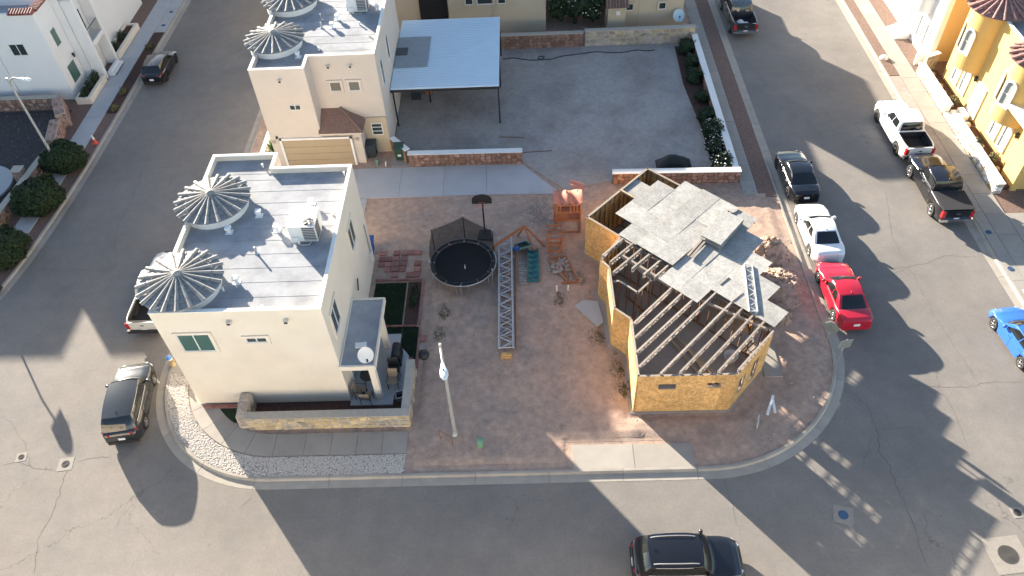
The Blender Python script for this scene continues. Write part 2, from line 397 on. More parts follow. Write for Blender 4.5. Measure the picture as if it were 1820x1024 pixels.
# rough dirt relief on the corner lot
FOOT = [(4.6, 21.45), (9.5, 21.45), (11.7, 23.4), (12.6, 23.4), (12.6, 25.7), (11.7, 25.7), (11.6, 32.6), (7.1, 37.1), (2.9, 32.8), (4.4, 31.2), (3.45, 29.6), (3.9, 25.7), (4.65, 25.0)]
def inpoly(x, y, P_):
    c = False
    for (ax, ay), (bx_, by) in zip(P_, P_[1:]+P_[:1]):
        if (ay > y) != (by > y) and x < ax+(bx_-ax)*(y-ay)/(by-ay): c = not c
    return c
def inlot(x, y):
    if inpoly(x, y, FOOT): return False
    if not (-6.2 < x < 15.3 and 18.6 < y < 38.1): return False
    if x > 7.9 and y < 26.1 and math.hypot(x-7.9, y-26.1) > 7.5: return False
    if 1.5 < x < 7.45 and y < 19.9: return False
    return True
mb = MB(); st = .22; idx = {}
nx = int(21.6/st); ny = int(19.6/st)
for i in range(nx):
    for j in range(ny):
        x = -6.2+i*st; y = 18.6+j*st
        if all(inlot(x+a*st, y+b*st) for a in (0, 1) for b in (0, 1)):
            q = []
            for a, b in ((0, 0), (1, 0), (1, 1), (0, 1)):
                k = (i+a, j+b)
                if k not in idx:
                    xx = -6.2+k[0]*st; yy = 18.6+k[1]*st
                    ed = 0 if not all(inlot(xx+c, yy+d) for c in (-.4, .4) for d in (-.4, .4)) else 1
                    hh = ZT-.024 + ed*(.05*vnoise(xx*.7, yy*.7)+.05*vnoise(xx*2.1+9, yy*2.1)+.03*vnoise(xx*4.7, yy*4.7+3))
                    idx[k] = len(mb.v); mb.v.append((xx, yy, hh))
                q.append(idx[k])
            mb.f.append(tuple(q)); mb.mi.append(0); mb.sm.append(True)
struct(mb.build('dirt_lot', X['dirt']))
# side lot of the house behind (compacted caliche)
slabpoly('caliche_lot', [(-9.4, 41.5), (-.4, 41.5), (2.2, 38.6), (5.4, 39.3), (12.95, 39.3), (12.95, 56.0), (-9.4, 56.0)], ZT+.01, 'caliche')
slabpoly('planting_bed', [(12.0, 39.4), (12.94, 39.4), (12.94, 55.4), (11.6, 55.4), (11.5, 50), (11.9, 45)], ZT+.018, 'mulch')
# pavements built of slabs
def pavement(name, m='conc'):
    o = struct(bpy.data.objects.new(name, None)); COL.objects.link(o); WM[o] = Matrix.Identity(4); return o
def slab(par, poly, z=ZT+.015, m='conc', gap=.012, nm='slab'):
    c = Vector((sum(p[0] for p in poly)/len(poly), sum(p[1] for p in poly)/len(poly)))
    q = []
    for p in poly:
        d = Vector(p)-c; q.append(c+d*(1-gap/max(d.length, .1)))
    return MB().prism([(v.x, v.y) for v in q], -.03, z+random.uniform(-.004, .004)).build(nm, X[m], par)
pv = pavement('front_pavement')
xs = [-6.36-1.36*i for i in range(6)] + [-12.9-.9]
xs = [-6.36, -7.6, -8.85, -10.1, -11.4, -12.9]
for a, b in zip(xs, xs[1:]): slab(pv, rect(b, 19.5, a, 20.75))
angs = list(range(-90, -181, -15))
for a, b in zip(angs, angs[1:]):
    o = arc(-12.9, 24.9, 5.4, a, b, 4); i_ = arc(-12.9, 24.9, 4.15, a, b, 4); slab(pv, o+i_[::-1])
for k in range(5): slab(pv, rect(-18.3, 24.9+1.5*k, -17.25, 26.4+1.5*k))
for a, b in ((24.6, 26.2), (26.2, 27.9), (27.9, 29.6), (29.6, 31.3)): slab(pv, rect(-19.4, a, -18.32, b))
wk = pavement('corner_walkway')
slab(wk, rect(1.6, 18.42, 4.52, 19.75)); slab(wk, rect(4.52, 18.42, 7.34, 19.72))
dv = pavement('driveway')
dx = [-19.4, -17.2, -14.5, -11.6, -8.6, -5.7, -2.9]
for a, b in zip(dx, dx[1:]): slab(dv, rect(a, 38.35, b, 41.4), m='conc_blue')
slab(dv, [(-2.9, 38.35), (1.95, 38.2), (-.55, 41.35), (-2.9, 41.4)], m='conc_blue')
slab(dv, rect(-19.4, 34.6, -13.9, 38.3), m='conc'); slab(dv, rect(-13.85, 34.6, -10.6, 38.3), m='conc_blue')
rp = pavement('side_pavement')
y = 37.3
while y < 88: slab(rp, rect(13.42, y, 14.35, y+1.6)); y += 1.6
slabpoly('verge_bed', rect(14.37, 37.3, 15.42, 88), ZT+.012, 'redgravel')
lp = pavement('left_pavement'); y = 44.4
while y < 88: slab(lp, rect(-33.0, y, -31.6, y+2.05), m='conc_blue'); y += 2.05
y = 36.0
while y < 44: slab(lp, [(-32.9-(44-y)*.03, y), (-31.7-(44-y)*.03, y), (-31.7-(42-y)*.03, y+2), (-32.9-(42-y)*.03, y+2)], m='conc_blue'); y += 2.05
slab(lp, [(-34.2, 30.6), (-32.7, 30.9), (-32.2, 35.9), (-33.4, 35.9)], m='conc_blue')
slabpoly('verge_bed', rect(-31.55, 49, -30.62, 60.6), ZT+.012, 'mulch')
for k in range(4): slab(lp, rect(-31.58, 60.7+2*k, -30.62, 62.7+2*k), m='conc_blue')
rr = pavement('right_pavement'); y = 24.0
while y < 88:
    slab(rr, rect(27.4, y, 28.62, y+1.85)); y += 1.85
slabpoly('verge_bed', rect(26.66, 50.3, 27.38, 88), ZT+.012, 'redgravel')
slabpoly('verge_bed', rect(26.66, 37.2, 27.38, 50.2), ZT+.01, 'caliche')
for k in range(6): slab(rr, rect(26.68, 35.3-1.9*k, 27.38, 37.2-1.9*k))
for k in range(3):
    for q in range(5): slab(rr, rect(28.64+2*k, 33.2-1.9*q, 30.6+2*k, 35.1-1.9*q))
# white gravel strip: bed + pebbles
o = arc(-12.9, 24.9, 6.5, -90, -178, 24); i_ = arc(-12.9, 24.9, 5.43, -90, -178, 24)
slabpoly('gravel_bed', [(-6.36, 18.42)]+o+i_[::-1]+[(-6.36, 19.47)], ZT-.005, 'gravelbed')
mb = MB(); rg = random.Random(3)
def pebble(mb, x, y, z, s, rg, mi=0):
    a = rg.uniform(0, 6.28); n = 5
    V = [(x, y, z+s*.55)]
    for j in range(n):
        rr_ = s*rg.uniform(.7, 1.1); V.append((x+rr_*math.cos(a+6.283*j/n), y+rr_*math.sin(a+6.283*j/n), z+s*rg.uniform(-.1, .2)))
    mb.add(V, [(0, 1+j, 1+(j+1) % n) for j in range(n)], mi)
for k in range(7500):
    if rg.random() < .48: x = rg.uniform(-12.9, -6.4); y = rg.uniform(18.44, 19.45)
    else:
        a = rg.uniform(-178, -90); r_ = rg.uniform(5.45, 6.48); x = -12.9+r_*math.cos(R(a)); y = 24.9+r_*math.sin(R(a))
    pebble(mb, x, y, ZT-.005, rg.uniform(.025, .055), rg)
tag(mb.build('gravel', X['gravel']), 'loose white gravel along the kerb of the cream house', 'gravel', kind='stuff')
# loose stones and clods on the dirt lot
mb = MB()
for k in range(5200):
    x = rg.uniform(-6, 15.2); y = rg.uniform(18.7, 38)
    if inlot(x, y) and vnoise(x*.5+5, y*.5) > rg.uniform(.15, .85): pebble(mb, x, y, ZT+.03, rg.choice((.02, .03, .03, .045, .07)), rg)
tag(mb.build('loose_stones', X['caliche']), 'small loose stones scattered over the dirt lot', 'stones', kind='stuff')
mb = MB()
for k in range(120):
    x = rg.uniform(-6, 4.5); y = rg.uniform(19, 32)
    if not inlot(x, y): continue
    for q in range(rg.randint(4, 14)):
        a = rg.uniform(0, 6.28); r_ = rg.uniform(.02, .16); px, py = x+r_*math.cos(a)*rg.random()*1.5, y+r_*math.sin(a)
        d = Vector((math.cos(a), math.sin(a), 0)); t = Vector((-d.y, d.x, 0))*.012; b = Vector((px, py, ZT)); e = b+d*.08+Vector((0, 0, rg.uniform(.05, .14)))
        mb.add([b-t, b+t, e], [(0, 1, 2)])
tag(mb.build('weeds', X['weed']), 'sparse dry weeds on the dirt lot', 'weeds', kind='stuff')
X['clod'] = mat('dirt_clod', (.34, .235, .165), .95, var=.3, scale=5)
# dirt mounds beside the frame house
def mound(name, cx, cy, rx, ry, h, seed, label):
    mb = MB()
    def fn(u, v):
        a = 2*PI*u; r_ = v; x = cx+rx*r_*math.cos(a); y = cy+ry*r_*math.sin(a)
        hh = h*max(0, (1-r_**2))*(.75+.5*vnoise(x*1.3+seed, y*1.3)) + (1-r_)*.5*(vnoise(x*3+seed, y*3)+.6*vnoise(x*7, y*7+seed)-.7)
        return (x, y, ZT-.02+max(-.02, hh) if r_ < .99 else ZT-.06)
    mb.grid(fn, 48, 20)
    t = thing(name, label, 'dirt mound', (cx, cy, ZT-.05), 0, 'dirt heaps by the frame house')
    mb.build('heap', X['dirt'], t); rq = random.Random(seed); pb = MB()
    for k in range(420):
        a = rq.random(); v = rq.random()**.6*.97; p = fn(a, v); pebble(pb, p[0], p[1], p[2], rq.choice((.03, .04, .06, .09)), rq)
    o = pb.build('clods', X['clod'], t); o['kind'] = 'stuff'; return t
mound('dirt_mound', 13.7, 32.2, 1.35, 1.3, .95, 1, 'tall loose dirt heap nearest the white sedan')
mound('dirt_mound', 13.9, 29.6, 1.3, 1.8, .7, 5, 'long loose dirt heap beside the red sedan')
mound('dirt_mound', 13.2, 27.6, .9, 1.0, .35, 8, 'low dirt heap under the corner of the roof deck')
# manholes, valve slabs
def cover(name, x, y, size, rc, mring, label, rz=0.0, zb=0.0, apron='apron'):
    t = thing(name, label, 'cover', (x, y, zb), rz)
    if size: MB().box(0, 0, .004, size, size, .012).build('concrete_apron', X[apron], t, world=False)
    mb = MB().lathe(0, 0, [(rc, .005), (rc, .016), (rc*.86, .018), (rc*.86, .012), (rc*.3, .014), (0, .014)], 24, sm=False); mb.build('iron_lid', X[mring], t, world=False)
    for k in range(3): MB().lathe(0, 0, [(rc*(.25+.2*k), .0145), (rc*(.25+.2*k), .019), (rc*(.31+.2*k), .019), (rc*(.31+.2*k), .0145)], 24, sm=False).build('lid_rib', X[mring], t, world=False)
cover('valve_cover', -23.1, 19.4, .72, .2, 'iron', 'valve lid in a pale concrete square behind the charcoal SUV', R(8))
cover('valve_cover', -25.5, 19.85, .5, .15, 'iron', 'smaller valve lid near the left edge of the street', R(12))
cover('valve_cover', 13.5, 15.95, .85, .22, 'bluecover', 'blue valve lid in the street past the rounded corner', R(-15))
cover('manhole', 19.9, 14.0, 1.6, .42, 'iron', 'large cast iron manhole lid at the lower right', R(6))
cover('valve_cover', 21.1, 15.9, .5, .17, 'iron', 'iron valve lid above the large manhole', R(5))
for x, y, l in ((26.98, 33.5, 'round blue meter lid on pavement just below the black pickup'), (26.98, 30.5, 'round blue meter lid on pavement above the blue car'), (-31.1, 61.8, 'round blue meter lid by the kerb beyond the black hatchback'), (-31.1, 64.1, 'farthest round blue meter lid on the left verge')):
    cover('meter_cover', x, y, 0, .17, 'bluecover', l, 0, ZT+.02)
t = thing('storm_drain', 'grated drain box set in the right-hand pavement', 'drain', (27.3, 28.4, ZT+.02))
MB().box(0, 0, 0, .75, 1.0, .05).build('frame', X['conc_blue'], t, world=False)
for k in range(6): MB().box(-.25+.1*k, 0, .02, .04, .8, .04).build('bar', X['iron'], t, world=False)
# cracks sealed / open across the asphalt
def crack(pts, wid, name='asphalt_crack'):
    mb = MB(); p = [G(*q) for q in pts]; q = []
    rc = random.Random(len(q)+int(pts[0][0]))
    for a, b in zip(p, p[1:]):
        k = max(2, int((b-a).length/.25)); d = (b-a).normalized(); n = Vector((-d.y, d.x, 0))
        for i in range(k): q.append(a+(b-a)*i/k + n*rc.uniform(-.07, .07))
    q.append(p[-1])
    V = []; F = []
    for i, c in enumerate(q):
        d = (q[min(i+1, len(q)-1)]-q[max(0, i-1)]).normalized(); n = Vector((-d.y, d.x, 0)); ww = wid*.75*rc.uniform(.4, 1.2)*(0 if i in (0, len(q)-1) else 1)
        for s in (-1, 1): V.append((c.x+n.x*ww*s, c.y+n.y*ww*s, .004))
    for i in range(len(q)-1): F.append((2*i, 2*i+1, 2*i+3, 2*i+2))
    o = mb.add(V, F).build(name, X['crackm']); struct(o)
X['crackm'] = mat('crack_dark', (.105, .088, .072), .95, var=.3, scale=6)  # dark tone of the crack strips
crack([(60, 1024), (68, 960), (85, 930), (105, 880), (112, 850), (125, 830)], .018); crack([(55, 830), (45, 790), (20, 750), (0, 738)], .012)
crack([(135, 822), (160, 815), (200, 811)], .012); crack([(0, 830), (30, 820), (60, 832), (100, 838)], .012)
crack([(248, 884), (262, 868), (285, 858), (308, 828)], .014); crack([(200, 945), (215, 920), (248, 884)], .010)
crack([(1515, 700), (1540, 720), (1548, 740), (1560, 765), (1562, 800), (1580, 830), (1592, 860), (1608, 900), (1625, 940), (1650, 1010)], .02)
crack([(1560, 765), (1600, 760), (1625, 755)], .012); crack([(1548, 775), (1545, 800), (1530, 830)], .012)
crack([(1270, 770), (1285, 850), (1305, 910), (1320, 960)], .010); crack([(1595, 690), (1640, 685), (1700, 690), (1760, 680), (1820, 678)], .010)
crack([(1660, 650), (1670, 690), (1695, 730), (1720, 790)], .010); crack([(1480, 880), (1460, 850), (1440, 825)], .012)
crack([(1575, 340), (1585, 420), (1600, 450), (1630, 500), (1660, 560), (1700, 620), (1740, 680)], .010)
crack([(1585, 480), (1640, 470), (1680, 455), (1740, 456)], .010); crack([(1540, 497), (1580, 490), (1610, 478)], .009)
crack([(320, 110), (300, 180), (270, 260), (240, 340), (205, 410), (205, 480), (150, 482), (70, 480)], .010)
crack([(460, 872), (440, 890), (425, 905)], .010)
# ================= building helpers
def wallmtx(c, ang):
    return Matrix.Translation(Vector(c)) @ Matrix.Rotation(R(ang)+PI/2, 4, 'Z')
def rectring(mb, w, h, t, y0, y1, mi=0):
    """ring in local XZ, between y0 (wall) and y1 (proud, negative = outward)"""
    ym = (y0+y1)/2; d = abs(y1-y0)
    mb.box(0, ym, h/2+t/2, w+2*t, d, t, mi=mi); mb.box(0, ym, -h/2-t/2, w+2*t, d, t, mi=mi)
    mb.box(-w/2-t/2, ym, 0, t, d, h, mi=mi); mb.box(w/2+t/2, ym, 0, t, d, h, mi=mi)
def window(par, c, ang, w, h, cols=2, glass='glass', frame='frame', sur=None, rows=1, label=None):
    M_ = WM[par].inverted() @ wallmtx(c, ang)
    mb = MB(); rectring(mb, w-.1, h-.1, .05, 0, -.05)
    for k in range(1, cols): mb.box(-w/2+w*k/cols, -.022, 0, .05, .045, h-.1)
    for k in range(1, rows): mb.box(0, -.02, -h/2+h*k/rows, w-.1, .04, .04)
    if cols == 1 and rows == 1: mb.box(0, -.004, -h/2+.03, w-.1, .03, .02)
    o = mb.build('window', X[frame], par, world=False, mtx=M_)
    if label: o['label'] = label
    for k in range(cols): MB().box(-w/2+w*(k+.5)/cols, -.008-.006*(k % 2), 0, w/cols-.05, .012, h-.1).build('pane', X[glass], o, world=False)
    if sur:
        s = MB(); rectring(s, w, h, .13, 0, -.075); s.build('surround', X[sur], o, world=False)
    return o
def archwin(par, c, ang, w, h, glass='glassl', frame='white', bow=None):
    M_ = WM[par].inverted() @ wallmtx(c, ang)
    def outline(w, h, n=8): return [(-w/2, -h/2), (w/2, -h/2)] + [(w/2*math.cos(PI*k/n), h/2-w/2+w/2*math.sin(PI*k/n)) for k in range(n+1)]
    a = outline(w+.24, h+.24); b = outline(w, h); n = len(a)
    V = [(p[0], y, p[1]) for y in (0, -.1) for P_ in (a, b) for p in P_]; F = []
    for i in range(n):
        j = (i+1) % n; F += [(i, j, 2*n+j, 2*n+i), (n+j, n+i, 3*n+i, 3*n+j), (2*n+i, 2*n+j, 3*n+j, 3*n+i)]
    o = MB().add(V, F).build('window', X[frame], par, world=False, mtx=M_)
    MB().add([(p[0], -.012, p[1]) for p in b], [tuple(range(n))]).build('pane', X[glass], o, world=False)
    MB().bar((-w/2, -.02, -.05), (w/2, -.02, -.05), .02, .035).build('glazing_bar', X[frame], o, world=False)
    return o
def door(par, c, ang, w, h, m='white', glass=None):
    M_ = WM[par].inverted() @ wallmtx(c, ang)
    mb = MB(); mb.box(0, -.02, 0, w, .05, h)
    o = mb.build('door', X[m], par, world=False, mtx=M_)
    f = MB(); f.box(0, -.05, h/2+.06, w+.24, .1, .12); f.box(-w/2-.06, -.05, 0, .12, .1, h); f.box(w/2+.06, -.05, 0, .12, .1, h); f.build('frame', X['frame'], o, world=False)
    MB().box(w*.38, -.07, -.05, .04, .06, .14).build('handle', X['chrome'], o, world=False)
    if glass: MB().box(0, -.05, h*.18, w*.55, .02, h*.42).build('pane', X[glass], o, world=False)
    return o
def inset(poly, d):
    n = len(poly); out = []
    for i in range(n):
        a = Vector(poly[i-1]); b = Vector(poly[i]); c = Vector(poly[(i+1) % n])
        d1 = (b-a).normalized(); d2 = (c-b).normalized(); n1 = Vector((-d1.y, d1.x)); n2 = Vector((-d2.y, d2.x))
        q = n1+n2; q = q/ max(.2, q.dot(n1)); out.append((b.x+q.x*d, b.y+q.y*d))
    return out
def shell(par, poly, z0, z1, roofz, m, cap=None, t=.2, strips=True, rm='roofing', wname='wall'):
    t = .16 if strips else t
    inn = inset(poly, t)
    MB().ring(poly, inn, z0, z1).build(wname, X[m], par)
    if cap: MB().ring(inset(poly, -.015), inset(poly, t+.01), z1, z1+.045).build('parapet_cap', X[cap], par)
    ro = MB().prism(inset(poly, t-.02), roofz-.1, roofz).build('roof', X[rm], par)
    if strips:
        xs = [p[0] for p in inn]; ys = [p[1] for p in inn]; y = min(ys); k = 0
        while y < max(ys)-.05:
            y1 = min([y+.93, max(ys)]+[q for q in ys if y+.02 < q < y+.93]); ym = (y+y1)/2
            # clip to polygon: find x-range on row
            xx = []
            n = len(inn)
            for i in range(n):
                a = inn[i]; b = inn[(i+1) % n]
                if (a[1]-ym)*(b[1]-ym) < 0: xx.append(a[0]+(b[0]-a[0])*(ym-a[1])/(b[1]-a[1]))
            if len(xx) >= 2:
                xa, xb = min(xx)+.005, max(xx)-.005
                V = [(xa, y+.004, roofz+.012), (xb, y+.004, roofz+.012), (xb, y1-.004, roofz+.003), (xa, y1-.004, roofz+.003), (xa, y+.004, roofz-.01), (xb, y+.004, roofz-.01)]
                MB().add(V, [(0, 1, 2, 3), (4, 5, 1, 0)]).build('roofing_strip', X[rm], ro)
            y = y1; k += 1
    return ro
def ribmesh(L, r0, r1, m, key, cache={}):
    if key in cache: return cache[key]
    mb = MB(); n = 6; V = []; F = []
    for i, (x, r_) in enumerate(((0, r0), (L, r1))):
        for j in range(n+1): t = PI*j/n; V.append((x, r_*math.cos(t), r_*math.sin(t)))
    for j in range(n): F.append((j, j+1, n+1+j+1, n+1+j))
    F.append(tuple(range(n+1, 2*n+2)))
    mb.add(V, F, 0, False); cache[key] = mb.mesh('ridge_tile', X[m]); return cache[key]
def turret(par, cx, cy, r, zr, hc, zbase, wallm, tilem='tile', panm='tilepan', ribs=20, rw=None, wz=None, a0=0.0):
    """drum + conical barrel tile roof; returns drum"""
    rw = rw or r*.9
    dr = MB().lathe(cx, cy, [(rw, zbase), (rw, zr+.02)], 40).build('turret', X[wallm], par)
    # pan tiles: stepped rings
    mb = MB(); k = 5
    for i in range(k):
        ra = r*(1-i/k); rb = r*(1-(i+1)/k)*.98+.02; za = zr+hc*i/k+.03; zb = zr+hc*(i+1)/k-.01
        mb.lathe(cx, cy, [(ra, za-.035), (ra, za), (max(rb, .01), zb)], 44, sm=False)
    mb.lathe(cx, cy, [(r*1.0, zr+.005), (0.01, zr+.004)], 44, sm=False)
    mb.build('cone_roof', X[panm], dr)
    sl = math.hypot(r, hc); seg = 4; L = sl/seg*1.06; el = math.atan2(hc, r)
    for i in range(ribs):
        a = a0+2*PI*i/ribs+random.uniform(-.02, .02)
        for s_ in range(seg):
            f = s_/seg; me = ribmesh(round(L, 3), (.115, .10, .075, .05)[s_], (.09, .075, .055, .03)[s_], tilem, (round(L, 2), tilem, s_))
            rr_ = r*(1-f)+.06*(1 if s_ == 0 else 0)
            P_ = Vector((cx+rr_*math.cos(a), cy+rr_*math.sin(a), zr+hc*f+.035+random.uniform(-.006, .006)))
            M_ = Matrix.Translation(P_) @ Matrix.Rotation(a+PI+random.uniform(-.03, .03), 4, 'Z') @ Matrix.Rotation(-el, 4, 'Y')
            link('ridge_tile', me, dr, M_, True)
    MB().lathe(cx, cy, [(.26, zr+hc-.06), (.2, zr+hc+.04), (.09, zr+hc+.12), (.0, zr+hc+.13)], 12).build('finial', X[tilem], dr)
    return dr
def stoneface(par, O, U, V_, Nn, L, h, size, m, rs, depth=(.025, .06), row=.72):
    O = Vector(O); U = Vector(U).normalized(); V_ = Vector(V_).normalized(); Nn = Vector(Nn).normalized()
    nc = max(1, round(L/size)); nr = max(1, round(h/(size*row)))
    P_ = {}
    for i in range(nc+1):
        for j in range(nr+1):
            ju = 0 if i in (0, nc) else rs.uniform(-.32, .32)*L/nc + (.25 if j % 2 else -.25)*L/nc*.6
            jv = 0 if j in (0, nr) else rs.uniform(-.28, .28)*h/nr
            P_[i, j] = (i*L/nc+ju, j*h/nr+jv)
    for i in range(nc):
        for j in range(nr):
            q = [P_[i, j], P_[i+1, j], P_[i+1, j+1], P_[i, j+1]]
            cu = sum(p[0] for p in q)/4; cv = sum(p[1] for p in q)/4
            pts = []
            for a, b in zip(q, q[1:]+q[:1]):
                for f in (.14, .5, .86):
                    k = .86+rs.uniform(-.08, .04)
                    pu = a[0]+(b[0]-a[0])*f; pv_ = a[1]+(b[1]-a[1])*f; pts.append((cu+(pu-cu)*k, cv+(pv_-cv)*k))
            d = rs.uniform(*depth); n = len(pts)
            V = [O+U*p[0]+V_*p[1]-Nn*.01 for p in pts]+[O+U*(cu+(p[0]-cu)*.86)+V_*(cv+(p[1]-cv)*.86)+Nn*d*rs.uniform(.75, 1.1) for p in pts]
            F = [(a, (a+1) % n, n+(a+1) % n, n+a) for a in range(n)]+[tuple(range(n, 2*n))]
            MB().add(V, F).build('stone', X[m if isinstance(m, str) else rs.choice(m)], par)
def stonewall(name, label, p0, p1, t, h, m, mm, size=.4, cap='mortar', sides=(1,), z0=0.0, seed=1, ends=(), capz=.05):
    """sides: 1 = left of p0->p1, -1 = right; core + cap + stones"""
    rs = random.Random(seed); p0 = Vector(p0); p1 = Vector(p1); d = (p1-p0); L = d.length; d.normalize(); n = Vector((-d.y, d.x))
    par = thing(name, label, 'wall', (p0.x, p0.y, z0))
    poly = [p0+n*t/2, p0-n*t/2, p1-n*t/2, p1+n*t/2]
    MB().prism([(q.x, q.y) for q in poly], z0-.05, z0+h).build('mortar_core', X[mm], par)
    for s in sides:
        a = p0 + n*s*t/2 if s < 0 else p1 + n*s*t/2; dd = d if s < 0 else -d
        stoneface(par, (a.x, a.y, z0), (dd.x, dd.y, 0), (0, 0, 1), (n.x*s, n.y*s, 0), L, h-.03, size, m, rs)
    for e in ends:
        a = (p1-n*t/2) if e > 0 else (p0+n*t/2); dd = n if e > 0 else -n
        stoneface(par, (a.x, a.y, z0), (dd.x, dd.y, 0), (0, 0, 1), (d.x*e, d.y*e, 0), t, h-.03, size, m, rs)
    if cap:
        pc = [p0-d*.05+n*(t/2+.05), p0-d*.05-n*(t/2+.05), p1+d*.05-n*(t/2+.05), p1+d*.05+n*(t/2+.05)]
        MB().prism([(q.x, q.y) for q in pc], z0+h, z0+h+capz).build('cap', X[cap], par)
    else:
        stoneface(par, (p0.x-n.x*t/2, p0.y-n.y*t/2, z0+h), (d.x, d.y, 0), (n.x, n.y, 0), (0, 0, 1), L, t, size*1.1, m, rs, row=1.0)
    return par
def roofvent(par, x, y, z, kind=0):
    mb = MB()
    if kind == 0: mb.box(0, 0, .13, .14, .14, .26); mb.box(0, 0, .30, .26, .26, .16); mb.box(0, 0, .01, .36, .36, .03); nm = 'roof_vent'; m = 'white'
    elif kind == 1: mb.tube([(0, 0, 0), (0, 0, .42)], .05, 8); mb.lathe(0, 0, [(.12, .01), (.06, .08)], 10); nm = 'vent_pipe'; m = 'galv'
    else: mb.tube([(0, 0, 0), (0, 0, .2)], .05, 8); mb.box(0, 0, .22, .1, .1, .05); nm = 'vent_pipe'; m = 'white'
    mb.build(nm, X[m], par, world=False, mtx=WM[par].inverted() @ Matrix.Translation((x, y, z)))
def acunit(par, x, y, z, rz=0):
    B = WM[par].inverted() @ Matrix.Translation((x, y, z)) @ Matrix.Rotation(rz, 4, 'Z')
    mb = MB(); mb.box(0, 0, .62, 1.3, 1.35, .96); mb.box(-.02, -.02, 1.12, 1.36, 1.42, .05)
    o = mb.build('air_conditioner', X['acwhite'], par, world=False, mtx=B)
    fx, fy = .33, -.38
    MB().lathe(fx, fy, [(.0, 1.15), (.26, 1.152)], 24, sm=False).build('fan_well', X['acgrille'], o, world=False)
    mb = MB()
    for k in range(5):
        a = 2*PI*k/5; M_ = Matrix.Translation((fx+.13*math.cos(a), fy+.13*math.sin(a), 1.165)) @ Matrix.Rotation(a, 4, 'Z') @ Matrix.Rotation(.3, 4, 'X'); mb.mbox(M_, .2, .1, .008)
    mb.lathe(fx, fy, [(.06, 1.19), (0, 1.19)], 10); mb.build('fan', X['galv'], o, world=False)
    mb = MB(); [mb.lathe(fx, fy, [(r_, 1.185), (r_, 1.2), (r_+.018, 1.2), (r_+.018, 1.185)], 24) for r_ in (.1, .18, .26)]; mb.build('fan_guard', X['blackm'], o, world=False)
    mb = MB(); mb.box(.30, -.684, .62, .6, .02, .8); mb.box(.66, -.3, .62, .02, .6, .8); g = mb.build('coil_grille', X['acgrille'], o, world=False)
    for k in range(7): MB().box(.30, -.70, .28+.11*k, .6, .012, .02).build('louvre', X['acwhite'], g, world=False)
    for sx in (-1, 1):
        for sy in (-1, 1): MB().box(sx*.55, sy*.55, .07, .12, .12, .14).build('foot', X['galv'], o, world=False)
    MB().box(-.42, -.70, .3, .3, .06, .34).build('service_box', X['acwhite'], o, world=False)
    MB().tube([(-.6, -.7, .1), (-.2, -.85, .08), (.2, -.85, .06), (.3, -.7, .12)], .035, 6).build('pipe', X['galv'], o, world=False)
    return o
def scupper(par, c, ang):
    M_ = WM[par].inverted() @ wallmtx(c, ang)
    o = MB().box(0, -.11, 0, .22, .22, .16).build('scupper', X['cream'], par, world=False, mtx=M_)
    MB().box(0, -.222, -.005, .16, .006, .12).build('spout', X['dark'], o, world=False)
def dish(par, c, ang, r=.42, m='white', mast=.5):
    """small offset satellite dish tilted to the south"""
    M_ = WM[par].inverted() @ Matrix.Translation(Vector(c)) @ Matrix.Rotation(R(ang), 4, 'Z')
    o = MB().tube([(0, 0, 0), (0, 0, mast)], .025, 8).build('satellite_dish', X['galv'], par, world=False, mtx=M_)
    mb = MB(); T = Matrix.Translation((0, -.06, mast+.05)) @ Matrix.Rotation(R(58), 4, 'X')
    for s in (0, 1):
        V = []; F = []; n = 20; rings = (0, .35, .7, 1.0)
        for q in rings:
            for j in range(n): V.append(T @ Vector((r*q*math.cos(2*PI*j/n)*.92, r*q*math.sin(2*PI*j/n), .16*r*q*q+.012*s)))
        for i in range(3):
            for j in range(n): F.append((i*n+j, i*n+(j+1) % n, (i+1)*n+(j+1) % n, (i+1)*n+j))
        mb.add(V, F, 0, True)
    mb.build('reflector', X[m], o, world=False)
    MB().tube([T @ Vector((0, -r, .1)), T @ Vector((0, -.15, .5))], .018, 6).build('feed_arm', X['galv'], o, world=False)
    MB().box(*(T @ Vector((0, -.13, .5))), .09, .09, .12).build('receiver', X['blackm'], o, world=False)
    return o

# ================= cream house, front left
HA = thing('cream_house', 'cream flat-roofed two-storey house with two conical grey tile turrets, nearest the camera', 'house', (-13.35, 28, 0))
pA = [(-17.23, 22.65), (-9.47, 22.65), (-9.47, 32.8), (-13.7, 32.8), (-13.7, 34.02), (-17.23, 34.02)]
shell(HA, pA, 0, 7.25, 6.95, 'cream', 'parapet')
turret(HA, -16.15, 30.05, 1.85, 7.45, .5, 6.8, 'parapet', a0=.1)
turret(HA, -16.2, 24.45, 1.92, 7.45, .52, 6.8, 'parapet', a0=.2)
window(HA, (-15.75, 22.65, 5.15), -90, 1.55, 1.25, 2, 'glassg', sur='cream')
window(HA, (-12.9, 22.65, 5.25), -90, 1.0, .36, 2, 'glass', sur='cream')
scupper(HA, (-13.75, 22.65, 6.62), -90); scupper(HA, (-11.15, 22.65, 6.62), -90)
window(HA, (-9.47, 24.0, 5.2), 0, 1.25, 1.5, 2, sur='cream'); window(HA, (-9.47, 29.6, 5.2), 0, 1.25, 1.5, 2, sur='cream')
door(HA, (-9.47, 24.2, 1.25), 0, .95, 2.15, 'garage'); window(HA, (-9.47, 27.0, 1.7), 0, 1.4, 1.2, 2); window(HA, (-17.23, 31.5, 5.2), 180, 1.2, 1.3, 2)
MB().box(-14.95, 22.635, .75, .7, .03, .16).build('wall_vent', X['cream'], HA)
MB().bx(-9.46, 31.9, .9, -9.30, 32.2, 1.5).build('meter_box', X['acwhite'], HA); MB().tube([(-9.4, 32.05, 1.5), (-9.4, 32.05, 3.6)], .03, 6).build('conduit', X['galv'], HA)
